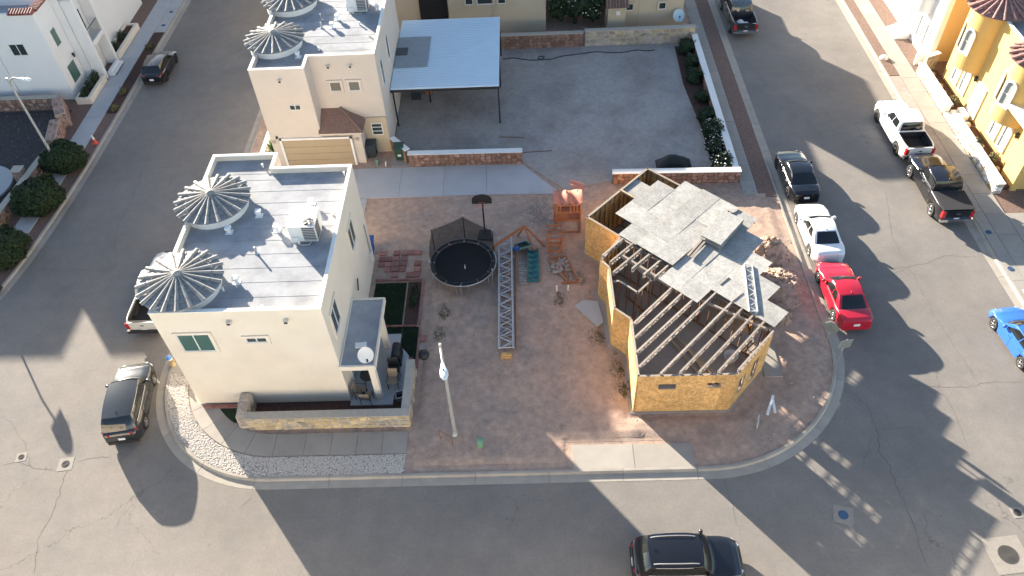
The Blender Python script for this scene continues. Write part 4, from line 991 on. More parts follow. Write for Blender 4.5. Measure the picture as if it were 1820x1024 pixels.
def vehicle(name, label, cat, loc, rz, kind, pm, group=None, rim='rim', tonneau=False, rack=False, chrome=False, bedstuff=False, lower='trim'):
    S = SPEC[kind]; L, W, H = S['L'], S['W'], S['H']; t = thing(name, label, cat, loc, rz, group)
    hw = W/2; fx = S['wb']/2+S['xo']; wx = (fx, fx-S['wb']); Ra = S['wr']+.07; zc = S['wr']; bed = kind == 'pickup'
    bed0, bed1 = -1.18, -L/2+.1
    n = 56; xs = [-L/2+L*(.5-.5*math.cos(PI*i/n)) if False else -L/2+L*i/n for i in range(n+1)]
    if bed: xs = sorted(set(xs+[bed0, bed1]))
    def wid(x):
        e = min(x+L/2, L/2-x)
        q = max(0, 1-e/.75); return hw*(1-.16*q**2.2-(.05 if x > 0 else .02)*q)
    def sec(x):
        ww = wid(x); zt = pw(S['top'], x); zb = S['zb']; arch = False
        for a in wx:
            d = abs(x-a)
            if d < Ra: zb = max(zb, zc+math.sqrt(Ra*Ra-d*d)); arch = True
        e = min(x+L/2, L/2-x); zb = max(zb, S['zb']+max(0, .18-e)*.7)
        zm = max(lerp(zb, zt, .5), min(zb+.06, zt-.15)); z3 = max(zt-.13, zm+.03)
        pts = [(ww*.86, zb), (ww*.985, zb+.02), (ww*1.0, zm), (ww*.985, z3), (ww*.945, zt-.035), (ww*.88, zt-.004)]
        if bed and bed1 <= x <= bed0: pts += [(ww*.86, zt-.01)]
        else: pts += [(ww*.5, zt+.022)]
        return pts, zt
    V = []; rows = []
    for x in xs:
        pts, zt = sec(x); inb = bed and bed1 <= x <= bed0
        prof = [(y, z) for y, z in pts]+[(0, (zt-.6) if inb else zt+.032)]+[(-y, z) for y, z in pts[::-1]]
        rows.append(len(V)); V += [(x, y, z) for y, z in prof]
    k = len(prof); F = []
    for i in range(len(xs)-1):
        inb = bed and xs[i] >= bed1-1e-6 and xs[i+1] <= bed0+1e-6
        for j in range(k-1):
            if inb and j in (6, 7): continue
            F.append((rows[i]+j, rows[i+1]+j, rows[i+1]+j+1, rows[i]+j+1))
    mb = MB().add(V, F, 0, True)
    for i in (0, len(xs)-1): mb.add([V[rows[i]+j] for j in range(k)], [tuple(range(k)) if i else tuple(range(k))[::-1]])
    body = mb.build('body', X[pm], t, world=False)
    MB().bx(-L/2+.25, -hw*.8, S['zb']-.02, L/2-.25, hw*.8, S['belt']*.72).build('underbody', X['dark'], t, world=False)
    # cabin
    xb0, xr0, xr1, xb1 = S['cab']; zb = S['belt']-.03; zr = H; wb = wid(0)*.905; wr2 = hw*S['wr2']
    def frontc(a, tt):
        x0 = xb0-.16*a*a; x1 = xr0-.07*a*a; b = tt+.10*math.sin(PI*tt)
        return Vector((lerp(x0, x1, tt), lerp(wb, wr2, tt**1.25)*a, lerp(zb, zr-.045*a*a-.02*(tt == 1), b if tt < 1 else 1)))
    def rearc(a, tt):
        x0 = xb1+.10*a*a; x1 = xr1+.05*a*a; b = tt+.10*math.sin(PI*tt)
        return Vector((lerp(x0, x1, tt), lerp(wb*.97, wr2*.97, tt**1.25)*a, lerp(zb+.02, zr-.045*a*a-.04, b if tt < 1 else 1)))
    def side(sgn):
        def fn(s, tt):
            p = frontc(sgn, tt); q = rearc(sgn, tt); r_ = p.lerp(q, s); r_.y += sgn*.035*math.sin(PI*s); r_.z += .03*math.sin(PI*s)*tt; return r_
        return fn
    def roof(s, v):
        a = 2*v-1; p = frontc(a, 1); q = rearc(a, 1); r_ = p.lerp(q, s); r_.z += .035*math.sin(PI*s); r_.y += a*.035*math.sin(PI*s); return r_
    mb = MB(); mb.grid(lambda u, v: frontc(2*u-1, v), 8, 6); mb.grid(lambda u, v: rearc(1-2*u, v), 8, 6)
    for sg in (1, -1): mb.grid(lambda u, v: side(sg)(u, v) if sg < 0 else side(sg)(1-u, v), 14, 6)
    mb.grid(roof, 14, 8)
    cab = mb.build('cabin', X[pm], t, world=False)
    C0 = Vector((0, 0, zb-.3))
    def panel(nm, fn, u0, u1, v0, v1, m, par, off=.012, nu=8, nv=4, shape=None):
        def g(u, v):
            uu = lerp(u0, u1, u); vv = lerp(v0, v1, v)
            if shape: uu, vv = shape(uu, vv, u, v)
            p = fn(uu, vv); e = .01; a = fn(uu+e, vv)-p; b = fn(uu, min(vv+e, 1))-fn(uu, min(vv+e, 1)-e); nn = a.cross(b)
            if nn.length < 1e-9: return p
            nn.normalize()
            if nn.dot(p-C0) < 0: nn = -nn
            return p+nn*off
        return MB().grid(g, nu, nv).build(nm, X[m], par, world=False)
    panel('windshield', lambda u, v: frontc(2*u-1, v), .05, .95, .06, .93, 'cglass', cab)
    gr = S['glassr']; panel('rear_window', lambda u, v: rearc(2*u-1, v), .09, .91, .12 if kind in ('sedan', 'pickup') else .3, .92, 'cglass', cab)
    for sg in (1, -1):
        for q, (a, b) in enumerate(S['wins']):
            last = q == len(S['wins'])-1
            def shp(uu, vv, u, v, a=a, b=b, q=q, last=last):
                if q == 0: uu = lerp(a-.10*(1-v)+.03, b, u)
                elif last and kind != 'pickup': uu = lerp(a, b-.03*v, u)
                return uu, vv
            panel('side_window', side(sg), a, b, .16, .88, 'cglass', cab, .010, 6, 4, shp)
        if chrome:
            mb = MB(); mb.tube([side(sg)(s/10, .12)+Vector((0, sg*.015, 0)) for s in range(1, 10)], .013, 5); mb.tube([side(sg)(s/10, .92)+Vector((0, sg*.012, 0)) for s in range(2, 10)], .010, 5); mb.build('window_trim', X['chrome'], cab, world=False)
        if rack:
            MB().tube([roof(.06+.88*s/8, .5+sg*.41)+Vector((0, 0, .05 if 0 < s < 8 else .0)) for s in range(9)], .02, 6).build('roof_rail', X['galv' if chrome else 'trim'], cab, world=False)
        # doors: thin skins over the body side
        dr = [( -.05, .95), (-.98, -.08)] if kind != 'pickup' else [(.0, 1.05), (-1.02, -.03)]
        for (x0, x1) in dr:
            def sk(u, v, x0=x0, x1=x1):
                x = lerp(x0, x1, u); pts, zt = sec(x); i = v*3; 
                if i >= 3: y, z = pts[4]
                else:
                    a = pts[1+int(i)]; b = pts[2+int(i)]; y = lerp(a[0], b[0], i-int(i)); z = lerp(a[1], b[1], i-int(i))
                return Vector((x, sg*(y+.008), z))
            d = MB().grid(sk, 8, 6).build('door', X[pm], t, world=False)
            xh = x0+.16; pts, zt = sec(xh); MB().bar((xh-.09, sg*(pts[3][0]+.03), pts[3][1]-.03), (xh+.09, sg*(pts[3][0]+.03), pts[3][1]-.03), .03, .03).build('handle', X['chrome' if chrome else pm], d, world=False)
        # mirrors
        m0 = side(sg)(.06, .1); mb = MB(); M_ = Matrix.Translation(m0+Vector((-.05, sg*.15, .06)))
        mb.lathe(0, 0, [(0, -.1), (.09, -.08), (.11, 0), (.09, .09), (0, .1)], 10); mb.v = [tuple(M_ @ Vector((v[0]*.8, v[1]*1.1, v[2]*.9))) for v in mb.v]; mb.bar(m0+Vector((-.02, 0, 0)), m0+Vector((-.04, sg*.1, .03)), .05, .04)
        mb.build('mirror', X[pm], t, world=False)
        # lamps
        xr = -L/2; wv = wid(xr+.12)
        zt = pw(S['top'], xr+.1)
        mb = MB()
        if kind == 'pickup': mb.box(xr+.09, sg*(wv-.06), .98, .2, .2, .44)
        elif kind == 'sedan': mb.bar((xr+.06, sg*(wv*.52), zt-.16), (xr+.30, sg*(wv*1.0), zt-.15), .09, .15); mb.bar((xr+.03, sg*wv*.42, zt-.17), (xr+.1, sg*wv*.9, zt-.16), .07, .12)
        else: mb.bar((xr+.03, sg*(wv*.6), zt-.13), (xr+.26, sg*(wv*1.02), zt-.06), .10, .16)
        mb.build('tail_light', X['tail'], t, world=False)
        xf = L/2; wv = wid(xf-.25); zf = pw(S['top'], xf-.25)
        MB().bar((xf-.1, sg*wv*.62, zf-.12), (xf-.36, sg*wv*1.0, zf-.08), .12, .14).build('headlight', X['headl'], t, world=False)
    # plates, bumpers, grille
    MB().box(-L/2-.005, 0, .62 if not bed else .66, .03, .32, .16).build('licence_plate', X['plate'], t, world=False)
    if bed:
        MB().box(-L/2-.03, 0, .60, .16, W*.94, .2).build('rear_bumper', X['chrome' if chrome else lower], t, world=False)
        MB().box(-L/2+.005, 0, 1.0, .03, W*.62, .40).build('tailgate', X[pm], t, world=False)
        MB().box(-L/2-.015, 0, 1.05, .02, .2, .09).build('emblem', X['chrome'], t, world=False)
    else:
        MB().box(-L/2+.035, 0, .36, .12, W*.78, .2).build('rear_bumper', X[lower], t, world=False)
        MB().box(-L/2+.02, 0, pw(S['top'], -L/2+.05)-.18, .03, .12, .06).build('emblem', X['chrome'], t, world=False)
    MB().box(L/2-.02, 0, .5 if not bed else .78, .06, W*.5, .22 if not bed else .36).build('grille', X['trim'], t, world=False)
    for a in wx:
        for sg in (1, -1):
            ty, ri = wheel_meshes(kind, S['wr'], .24 if not bed else .28, rim)
            M_ = Matrix.Translation((a, sg*(hw-.135), S['wr'])) @ Matrix.Rotation(0 if sg > 0 else PI, 4, 'Z')
            o = link('wheel', ty, t, M_); link('rim', ri, o)
    if bed:
        zt = 1.29
        mb = MB(); wi = hw*.84
        mb.bx(bed1, -wi, .74, bed0, wi, .80); mb.bx(bed1, wi-.05, .8, bed0, wi, zt-.02); mb.bx(bed1, -wi, .8, bed0, -wi+.05, zt-.02); mb.bx(bed1, -wi, .8, bed1+.06, wi, zt-.015); mb.bx(bed0-.06, -wi, .8, bed0, wi, zt-.02)
        for a in (-1, 1): mb.bx(wx[1]-.4, a*wi-.02, .8, wx[1]+.4, a*(wi-.2), 1.02)
        mb.build('truck_bed', X['liner'], t, world=False)
        if tonneau: MB().bx(bed1-.02, -hw*.9, zt, bed0+.02, hw*.9, zt+.045).build('tonneau_cover', X['liner'], t, world=False)
    # antenna fin and centre line of the roof
    p = roof(.86, .5); MB().add([p+Vector((.09, 0, .0)), p+Vector((-.06, .025, 0)), p+Vector((-.06, -.025, 0)), p+Vector((-.06, 0, .085))], [(0, 1, 3), (0, 3, 2), (1, 2, 3)]).build('antenna', X[pm], cab, world=False)
    return t
N90 = R(90)
GR_ = 'cars parked along the kerbs'
vehicle('parked_car', 'charcoal SUV with red tail lights parked at the rounded kerb by the cream house', 'car', (-20.75, 22.65, 0), R(99), 'suv', 'pgrey', GR_, chrome=True)
vehicle('parked_car', 'black hatchback parked in front of the white house, upper left', 'car', (-29.05, 54.6, 0), R(91), 'hatch', 'pblack', GR_, rim='rimd')
vehicle('parked_truck', 'silver pickup half hidden behind the cream house, tailgate showing', 'pickup truck', (-21.45, 30.2, 0), N90, 'pickup', 'psilver', GR_)
vehicle('parked_truck', 'white crew cab pickup with open black bed', 'pickup truck', (25.0, 43.1, 0), R(91), 'pickup', 'pwhite', GR_, rim='rimd')
vehicle('parked_truck', 'black pickup with bed cover and bright wheels behind the white pickup', 'pickup truck', (25.15, 37.1, 0), N90, 'pickup', 'pblack', GR_, tonneau=True, chrome=True)
vehicle('parked_car', 'glossy black sedan, first in the row at the inner kerb', 'car', (16.95, 38.85, 0), R(91), 'sedan', 'pblack', GR_, rim='rimd', chrome=True, lower='pblack')
vehicle('parked_car', 'white sedan between the black and the red sedan', 'car', (16.95, 33.6, 0), R(91), 'sedan', 'pwhite', GR_, lower='pwhite')
vehicle('parked_car', 'red sedan parked closest to the street corner', 'car', (16.95, 28.65, 0), R(91.5), 'sedan', 'pred', GR_, lower='pred')
vehicle('moving_car', 'bright blue hatchback cut by the right edge', 'car', (25.25, 25.15, 0), R(96), 'hatch', 'pblue')
vehicle('moving_car', 'black SUV with roof rails driving along the front street', 'car', (6.15, 13.75, 0), R(0), 'suv', 'pblack', chrome=True, rack=True)
tt = vehicle('parked_truck', 'dark pickup carrying white sacks at the top of the right street', 'pickup truck', (17.25, 59.3, 0), N90, 'pickup', 'pgrey', GR_, chrome=True)
rs = random.Random(2)
for k, (x, y, l) in enumerate(((17.0, 57.3, 'crumpled white sack in the dark pickup bed, left one'), (17.35, 56.95, 'crumpled white sack in the dark pickup bed, right one'))):
    mb = MB().lathe(0, 0, [(0, 0), (.24, .04), (.27, .14), (.16, .26), (0, .28)], 9); mb.v = [(v[0]*(1+.25*rs.uniform(-1, 1)), v[1]*1.3, v[2]*(1+.15*rs.uniform(-1, 1))) for v in mb.v]
    o = mb.build('sack', X['parapet']); o.location = (x, y, .8); tag(o, l, 'sack')
# ================= timber-frame house under construction
Q2 = math.sqrt(2)
def UV(u, v, z=0): return Vector(((u-v)/Q2, (u+v)/Q2, z))
HW = thing('frame_house', 'unfinished house with particle-board walls and a half-decked roof', 'house', (8, 28, 0))
SL = .14
fl = MB().prism([(4.6, 21.45), (9.5, 21.45), (11.7, 23.9), (11.6, 32.6), (7.1, 37.1), (2.9, 32.8), (4.4, 31.2), (3.45, 29.6), (3.9, 25.7), (4.65, 25.0)], 0, SL).build('floor_slab', X['conc'], HW)
MB().prism([(11.65, 23.45), (12.55, 23.45), (12.5, 25.6), (11.72, 25.6)], 0, SL+.03).build('step_slab', X['conc'], HW)
ZP = 3.05
def framewall(a, b, openings=(), osbm='osb', top=ZP, outer=True, studm='stud', spacing=.45):
    """a->b with the outside on the right hand; openings: (s0, s1, z0, z1) along the wall"""
    a = Vector((*a, 0)); b = Vector((*b, 0)); d = (b-a); L = d.length; d.normalize(); n = Vector((d.y, -d.x, 0))
    w_ = .1
    for z in (SL+.02, top-.055, top-.02): MB().bar(a-n*.06+Vector((0, 0, z)), b-n*.06+Vector((0, 0, z)), w_, .036).build('wall_plate', X['oldwood' if z > 1 else studm], HW)
    k = int(L/spacing)+1
    for i in range(k+1):
        s = min(i*spacing+.03, L-.03); cut = [o for o in openings if o[0]-.02 < s < o[1]+.02]
        if not cut: segs = [(SL+.04, top-.075)]
        else: segs = [(SL+.04, cut[0][2]), (cut[0][3], top-.075)]
        for z0, z1 in segs:
            if z1-z0 > .1: MB().bar(a+d*s-n*.06+Vector((0, 0, z0)), a+d*s-n*.06+Vector((0, 0, z1)), .038, .09).build('stud', X[studm], HW)
    if outer:
        t_ = .012
        # sheets 1.22 wide, full height with a top strip, split round openings
        s = 0
        while s < L-.02:
            e = min(s+1.22, L); rows = [(-.02, 2.44), (2.45, top)]
            for z0, z1 in rows:
                cells = [(s+.004, e-.004, z0, z1)]
                for o in openings:
                    new = []
                    for (p, q, r_, t2) in cells:
                        if o[1] <= p or o[0] >= q or o[3] <= r_ or o[2] >= t2: new.append((p, q, r_, t2)); continue
                        if o[0] > p: new.append((p, o[0], r_, t2))
                        if o[1] < q: new.append((o[1], q, r_, t2))
                        if o[2] > r_: new.append((max(p, o[0]), min(q, o[1]), r_, o[2]))
                        if o[3] < t2: new.append((max(p, o[0]), min(q, o[1]), o[3], t2))
                    cells = new
                off = random.uniform(0, .006)
                for (p, q, r_, t2) in cells:
                    c = a+d*(p+q)/2+n*(.005+off)+Vector((0, 0, (r_+t2)/2)); M_ = Matrix((d, -n, Vector((0, 0, 1)))).transposed().to_4x4(); M_.translation = c
                    MB().mbox(M_, q-p, t_, t2-r_).build('wall_sheet', X[osbm], HW)
            s = e
        for o in openings:
            mb = MB()
            for z in (o[2], o[3]): mb.bar(a+d*o[0]-n*.06+Vector((0, 0, z)), a+d*o[1]-n*.06+Vector((0, 0, z)), .1, .036)
            for s_ in (o[0], o[1]): mb.bar(a+d*s_-n*.06+Vector((0, 0, o[2])), a+d*s_-n*.06+Vector((0, 0, o[3])), .036, .1)
            mb.build('window_opening', X['oldwood'], HW)
# outline, counter-clockwise (outside on the right hand when walking it)
P0, P1, P2, P3, P4, P5, P6, P7, P8, P9, P10, P11 = (4.74, 21.57), (9.42, 21.55), (11.6, 23.96), (11.55, 32.5), (10.5, 33.55), (7.04, 36.95), (3.08, 32.75), (4.8, 31.05), (3.6, 29.3), (3.99, 28.72), (4.01, 25.85), (4.77, 25.1)
framewall(P0, P1, [(1.05, 1.9, 2.0, 2.42), (3.35, 4.05, 2.05, 2.45)])
framewall(P1, P2, [(.45, 1.05, .9, 2.2), (1.7, 2.25, .6, 2.3)])
framewall(P2, P3, [(.8, 2.4, SL+.04, 2.5), (4.4, 6.0, .9, 2.2)])
framewall(P3, P4); framewall(P4, P5, [(1.2, 2.6, .9, 2.2)]); framewall(P5, P6); framewall(P6, P7); framewall(P7, P8)
framewall(P8, P9); framewall(P9, P10); framewall(P10, P11); framewall(P11, P0)
# interior partitions (studs only)
for a, b in (((4.14, 27.76), (4.5, 27.78)), ((4.5, 27.78), (5.36, 26.9)), ((5.36, 26.9), (6.26, 27.86)), ((6.26, 27.86), (5.2, 29.3)), ((4.8, 31.05), (8.8, 27.1)), ((8.8, 27.1), (11.5, 24.4)), ((5.39, 35.05), (6.44, 33.64)), ((6.44, 33.64), (8.2, 31.8)), ((8.2, 31.8), (10.5, 33.5)), ((7.0, 28.8), (9.5, 31.2))):
    framewall(a, b, top=2.95, outer=False, spacing=.5)
# roof trusses (parallel chord) spanning along u
def webtruss(a, b, h=.30, m='oldwood', par=None, flat=False, name='roof_truss', chord=(.09, .045), seg=.55, world=True):
    """chords + zigzag webs; a, b = ends of the top chord"""
    par = par or HW; a = Vector(a); b = Vector(b); d = (b-a); L = d.length; d.normalize()
    dn = Vector((0, 0, -h)) if not flat else Vector((d.y, -d.x, 0)).normalized()*h
    o = MB().bar(a, b, chord[0], chord[1]).build(name, X[m], par, world=world)
    MB().bar(a+dn, b+dn, chord[0], chord[1]).build('bottom_chord', X[m], o, world=world)
    k = max(2, int(L/seg)); mb = MB()
    for i in range(k):
        p = a+d*L*i/k; q = a+d*L*(i+1)/k; mid = (p+q)/2
        p0, q0 = (p, mid+dn); MB().bar(p+dn*.04, mid+dn*.96, chord[0]*.8, .035).build('web', X[m], o, world=world); MB().bar(mid+dn*.96, q+dn*.04, chord[0]*.8, .035).build('web', X[m], o, world=world)
    for e in (a+d*.03, b-d*.03): MB().bar(e+dn*.02, e+dn*.98, chord[0]*.8, .04).build('end_web', X[m], o, world=world)
    return o
ZT_ = ZP+.14
tl = [((4.87, 24.7), (7.14, 27.09)), ((4.85, 23.82), (7.59, 26.65)), ((4.83, 22.92), (8.75, 26.9)), ((4.84, 22.05), (9.4, 26.75)), ((5.8, 21.62), (10.0, 26.0)), ((6.71, 21.66), (10.42, 25.55)), ((7.6, 21.65), (10.9, 25.13)), ((8.5, 21.66), (11.33, 24.67)), ((9.44, 21.73), (11.58, 24.0))]
for a, b in tl: webtruss((*a, ZT_), (*b, ZT_))
for a, b in (((3.72, 29.5), (4.95, 30.75)), ((4.1, 29.0), (5.55, 30.45)), ((4.2, 28.25), (5.95, 30.0)), ((5.2, 28.45), (6.4, 29.65)), ((5.75, 28.0), (6.95, 29.2)), ((6.3, 27.8), (7.3, 28.8))): webtruss((*a, ZT_), (*b, ZT_))
MB().bar((4.7, 29.6, ZP+.03), (7.2, 27.1, ZP+.03), .12, .2).build('beam', X['oldwood'], HW)
MB().bar((7.2, 27.1, ZP+.03), (11.4, 24.2, ZP-.02), .1, .12).build('beam', X['oldwood'], HW)
MB().bar((5.2, 34.95, ZP+.03), (7.6, 32.5, ZP+.03), .1, .1).build('beam', X['wood'], HW)
# roof deck sheets (each 1.22 x 2.44), laid along u in staggered rows
rows = [(25.35, 26.65), (25.35, 27.86), (25.35, 29.06), (24.12, 30.22), (24.12, 31.4), (25.3, 31.4), (25.3, 31.4), (25.3, 31.4), (26.5, 30.4)]
rs = random.Random(8)
for i, (u0, u1) in enumerate(rows):
    v0 = 8.86+1.22*i; u = u1; z = ZT_+.035+(.10 if i in (5, 6) else 0)
    while u > u0+.05:
        ua = max(u0, u-2.44); c = UV((u+ua)/2, v0+.61, z+rs.uniform(-.006, .012))
        M_ = Matrix.Translation(c) @ Matrix.Rotation(PI/4+rs.uniform(-.006, .006), 4, 'Z') @ Matrix.Rotation(rs.uniform(-.006, .006), 4, 'X') @ Matrix.Rotation(rs.uniform(-.006, .006), 4, 'Y')
        MB().mbox(M_, u-ua-.006, 1.214, .016).build('deck_sheet', X['osbdeck'], HW)
        u = ua
# sheet lying loose, one up-tilted corner piece beyond the hole
M_ = Matrix.Translation((6.2, 35.2, ZP-.1)) @ Matrix.Rotation(PI/4, 4, 'Z'); MB().mbox(M_, 1.3, 1.0, .016).build('deck_sheet', X['osbdeck'], HW)
# stack of sheets, long boards
t = thing('sheet_stack', 'stack of weathered particle-board sheets on the roof deck', 'boards', (10.4, 30.9, ZT_+.05))
for k in range(8):
    M_ = Matrix.Translation((10.33+rs.uniform(-.03, .03), 30.93+rs.uniform(-.03, .03), ZT_+.12+.036*k+(.06 if k > 4 else 0))) @ Matrix.Rotation(R(51)+rs.uniform(-.015, .015), 4, 'Z'); MB().mbox(M_, 2.5, 1.25, .02).build('sheet', X['osbdeck'], t)
M_ = Matrix.Translation((11.1, 32.0, ZT_+.07)) @ Matrix.Rotation(R(-39), 4, 'Z'); o = MB().mbox(M_, 2.2, 1.1, .016).build('loose_sheet', X['osbdeck']); tag(o, 'loose sheet under the far end of the sheet stack', 'board')
for k, (dx, l) in enumerate(((0, 'long pale board beside the sheet stack, outer one'), (.14, 'long pale board beside the sheet stack, inner one'))):
    o = MB().bar((8.2+dx, 29.1-dx, ZT_+.19), (11.0+dx, 32.6-dx, ZT_+.19), .11, .06).build('long_board', X['oldwood']); tag(o, l, 'board')
t = thing('loose_truss', 'short web truss lying flat on the roof deck', 'truss', (11.1, 26.8, ZT_+.12))
webtruss((11.45, 28.4, ZT_+.1), (11.05, 25.15, ZT_+.1), .40, 'truss', t, flat=True, name='chord', chord=(.045, .09), seg=.6)
for x0, y0, x1, y1, l in ((9.55, 27.1, 10.1, 27.6, 'short offcut on the decking left of the loose truss'), (9.9, 25.9, 10.6, 26.5, 'slim offcut near the lower deck edge')):
    o = MB().bar((x0, y0, ZT_+.06), (x1, y1, ZT_+.06), .05, .03).build('offcut', X['oldwood']); tag(o, l, 'board')
# lumber and odds and ends on the slab
lum = [((7.4, 26.2), (9.6, 22.6)), ((7.55, 26.1), (9.8, 22.7)), ((7.9, 25.5), (9.2, 22.4)), ((6.9, 23.6), (8.0, 22.3)), ((8.1, 25.2), (9.5, 22.5)), ((7.2, 25.9), (8.9, 22.2))]
for k, (a, b) in enumerate(lum):
    o = MB().bar((*a, SL+.06+.07*(k % 3)), (*b, SL+.06+.05*k), .14, .05).build('lumber', X['wood']); tag(o, ('pale plank on the frame house slab, ' + ('left edge of the long bundle', 'right edge of the long bundle', 'crossing the bundle near its middle', 'short one apart near the front left', 'lying on top of the bundle', 'slanting out to the front wall')[k]), 'plank', 'planks inside the frame house')
t = thing('wheel_drum', 'white round tub on the slab under the right-hand trusses', 'tub', (10.1, 24.6, SL)); MB().lathe(0, 0, [(.28, 0), (.34, .38), (.36, .40), (.31, .38), (.27, .06), (0, .05)], 24).build('tub_shell', X['acwhite'], t, world=False); MB().lathe(0, 0, [(.36, .395), (.38, .41), (.36, .43), (.34, .41)], 24).build('rim', X['white'], t, world=False)
for k, (x, y, a) in enumerate(((10.7, 25.1, .25), (10.85, 25.0, .2), (10.95, 24.8, .3))): o = MB().bar((x, y, SL), (x+a, y-.5, 1.7), .09, .04).build('lumber', X['cedar' if k else 'wood']); tag(o, ('tan', 'reddish middle', 'reddish outermost')[k]+' board leaning on the studs by the white tub', 'plank', 'boards leaning by the tub')
MB().prism([(2.25, 28.55), (2.75, 28.95), (3.55, 28.8), (3.75, 27.3), (3.4, 27.0)], ZT-.05, ZT+.14).build('porch_pad', X['conc_blue'], HW)
# white boards and sale sign on the dirt
o = MB().bar((11.25, 21.15, ZT+.06), (11.78, 22.25, ZT+.12), .13, .05).build('white_board', X['white']); tag(o, 'white plank lying on the dirt, left leg of the V', 'plank')
o = MB().bar((11.66, 21.25, ZT+.06), (11.74, 22.2, ZT+.06), .13, .04).build('white_board', X['white']); tag(o, 'white plank lying on the dirt, right leg of the V', 'plank')
t = thing('sale_sign', 'small green and white yard sign stuck in the dirt by the white planks', 'sign', (10.55, 20.45, ZT), R(75)); MB().box(0, 0, .62, .5, .02, .5).build('panel', X['plate'], t, world=False)
MB().box(-.02, -.013, .66, .26, .006, .2).build('green_print', X['pedgreen'], t, world=False); MB().box(-.02, .013, .66, .26, .006, .2).build('green_print', X['pedgreen'], t, world=False)
for s in (-1, 1): MB().tube([(s*.2, 0, 0), (s*.2, 0, .86)], .012, 6).build('stake', X['galv'], t, world=False)
# roof-truss pile along the middle of the lot
tp = thing('truss_pile', 'long pile of grey web roof trusses lying across the dirt lot', 'truss pile', (-1.5, 29.4, ZT))
for k in range(3):
    webtruss((-1.93+.03*k, 25.35+.12*k, ZT+.55-.16*k), (-2.0+.03*k, 33.75-.2*k, ZT+.55-.16*k), .74, 'truss', tp, flat=True, name='top_chord', chord=(.05, .10), seg=(.72, .9, .6)[k])
MB().bar((-2.0, 25.4, ZT+.05), (-2.06, 33.6, ZT+.05), .08, .1).build('bearer', X['oldwood'], tp); MB().bar((-1.08, 25.6, ZT+.06), (-1.05, 33.4, ZT+.06), .1, .12).build('bearer', X['stud'], tp)
for y in (26.5, 29.5, 32.5): MB().bar((-2.05, y, ZT+.12), (-1.1, y, ZT+.12), .09, .09).build('bearer', X['wood'], tp)
for k in range(3): MB().bx(-1.85+.02*k, 25.0+.02*k, ZT+.12*k, -1.25, 25.22, ZT+.1+.12*k).build('end_block', X['osb'], tp)
for k in range(9):
    o = MB().bx(-.85, 30.3+.2*k, ZT+.04, -.3, 30.46+.2*k, ZT+.12).build('deck_plank', X['oldwood']); tag(o, ORD[k]+' short grey plank beside the truss pile, counting from the camera end', 'plank', 'short planks beside the truss pile')
# ================= houses across the front street (out of view, added to bounce sunlight back)
for k, (x0, x1, m, l) in enumerate(((-34, -21, 'cream', 'unseen cream house across the front street, far left'), (-18, -6, 'whitest', 'unseen white house across the front street, left of the camera'), (-3, 9, 'cream', 'unseen cream house across the front street, under the camera'), (12.5, 25, 'whitest', 'unseen white house across the front street, far right'))):
    h = thing('unseen_opposite_house', l, 'house', ((x0+x1)/2, -2, 0), group='unseen houses across the front street')
    shell(h, rect(x0, -8, x1, 4.6), 0, 7.3, 6.9, m, 'parapet', strips=False)
    for q in range(3): window(h, (x0+2+q*(x1-x0-4)/2, 4.6, 5.0), 90, 1.3, 1.2, 2)
# ================= foliage
def leafcloud(mb, c, rad, n, size, rg, shell_=.55, lump=.22, seed=0.0, flat=0.0, cut=None, mi=0):
    c = Vector(c)
    for _ in range(n):
        z = rg.uniform(-1, 1); a = rg.uniform(0, 2*PI); s = math.sqrt(1-z*z); d = Vector((s*math.cos(a), s*math.sin(a), z))
        lum = 1+lump*(2*vnoise(d.x*2.3+seed+7, d.y*2.3+d.z*1.7+seed)-1)+lump*.6*(2*vnoise(d.x*5+seed, d.y*5+d.z*4)-1)
        r_ = (shell_+(1-shell_)*rg.random()**.6)*lum
        p = c+Vector((d.x*rad[0], d.y*rad[1], d.z*rad[2]))*r_
        if p.z < .1 or (cut and cut(p)): continue
        nn = (d+Vector((rg.uniform(-1, 1), rg.uniform(-1, 1), rg.uniform(-.6, 1)))*.9).normalized(); t1 = nn.orthogonal().normalized(); t1.rotate(Matrix.Rotation(rg.uniform(0, 6.28), 3, nn)); t2 = nn.cross(t1)
        k = size*rg.uniform(.6, 1.3)
        mb.add([p-t1*k, p+t2*k*.55, p+t1*k, p-t2*k*.55], [(0, 1, 2, 3)], mi)
def bush(name, label, cat, c, rad, n, size, m, seed, group=None, stems=5, flowers=0, lump=.4):
    rg = random.Random(seed); t = thing(name, label, cat, (c[0], c[1], ZT), 0, group)
    mb = MB(); leafcloud(mb, c, rad, n, size, rg, seed=seed*1.7, lump=lump); mb.build('foliage', X[m], t)
    mb = MB()
    for k in range(stems):
        a = 2*PI*k/stems; mb.tube([(c[0]+.05*math.cos(a), c[1]+.05*math.sin(a), ZT-.03), (c[0]+rad[0]*.3*math.cos(a), c[1]+rad[1]*.3*math.sin(a), c[2]*.6), (c[0]+rad[0]*.6*math.cos(a), c[1]+rad[1]*.6*math.sin(a), c[2]+rad[2]*.3)], [.035, .025, .01], 5)
    mb.build('stem', X['bark'], t)
    if flowers:
        mb = MB()
        for k in range(flowers):
            z = rg.uniform(-.1, 1); a = rg.uniform(0, 6.28); s = math.sqrt(1-z*z); p = Vector((c[0]+rad[0]*s*math.cos(a)*1.05, c[1]+rad[1]*s*math.sin(a)*1.05, c[2]+rad[2]*z*1.05)); k2 = rg.uniform(.035, .07)
            mb.add([p+Vector((-k2, 0, 0)), p+Vector((0, -k2, .02)), p+Vector((k2, 0, .01)), p+Vector((0, k2, .03)), p+Vector((0, 0, .05))], [(0, 1, 4), (1, 2, 4), (2, 3, 4), (3, 0, 4)])
        mb.build('blossom', X['flower'], t)['kind'] = 'stuff'
    return t
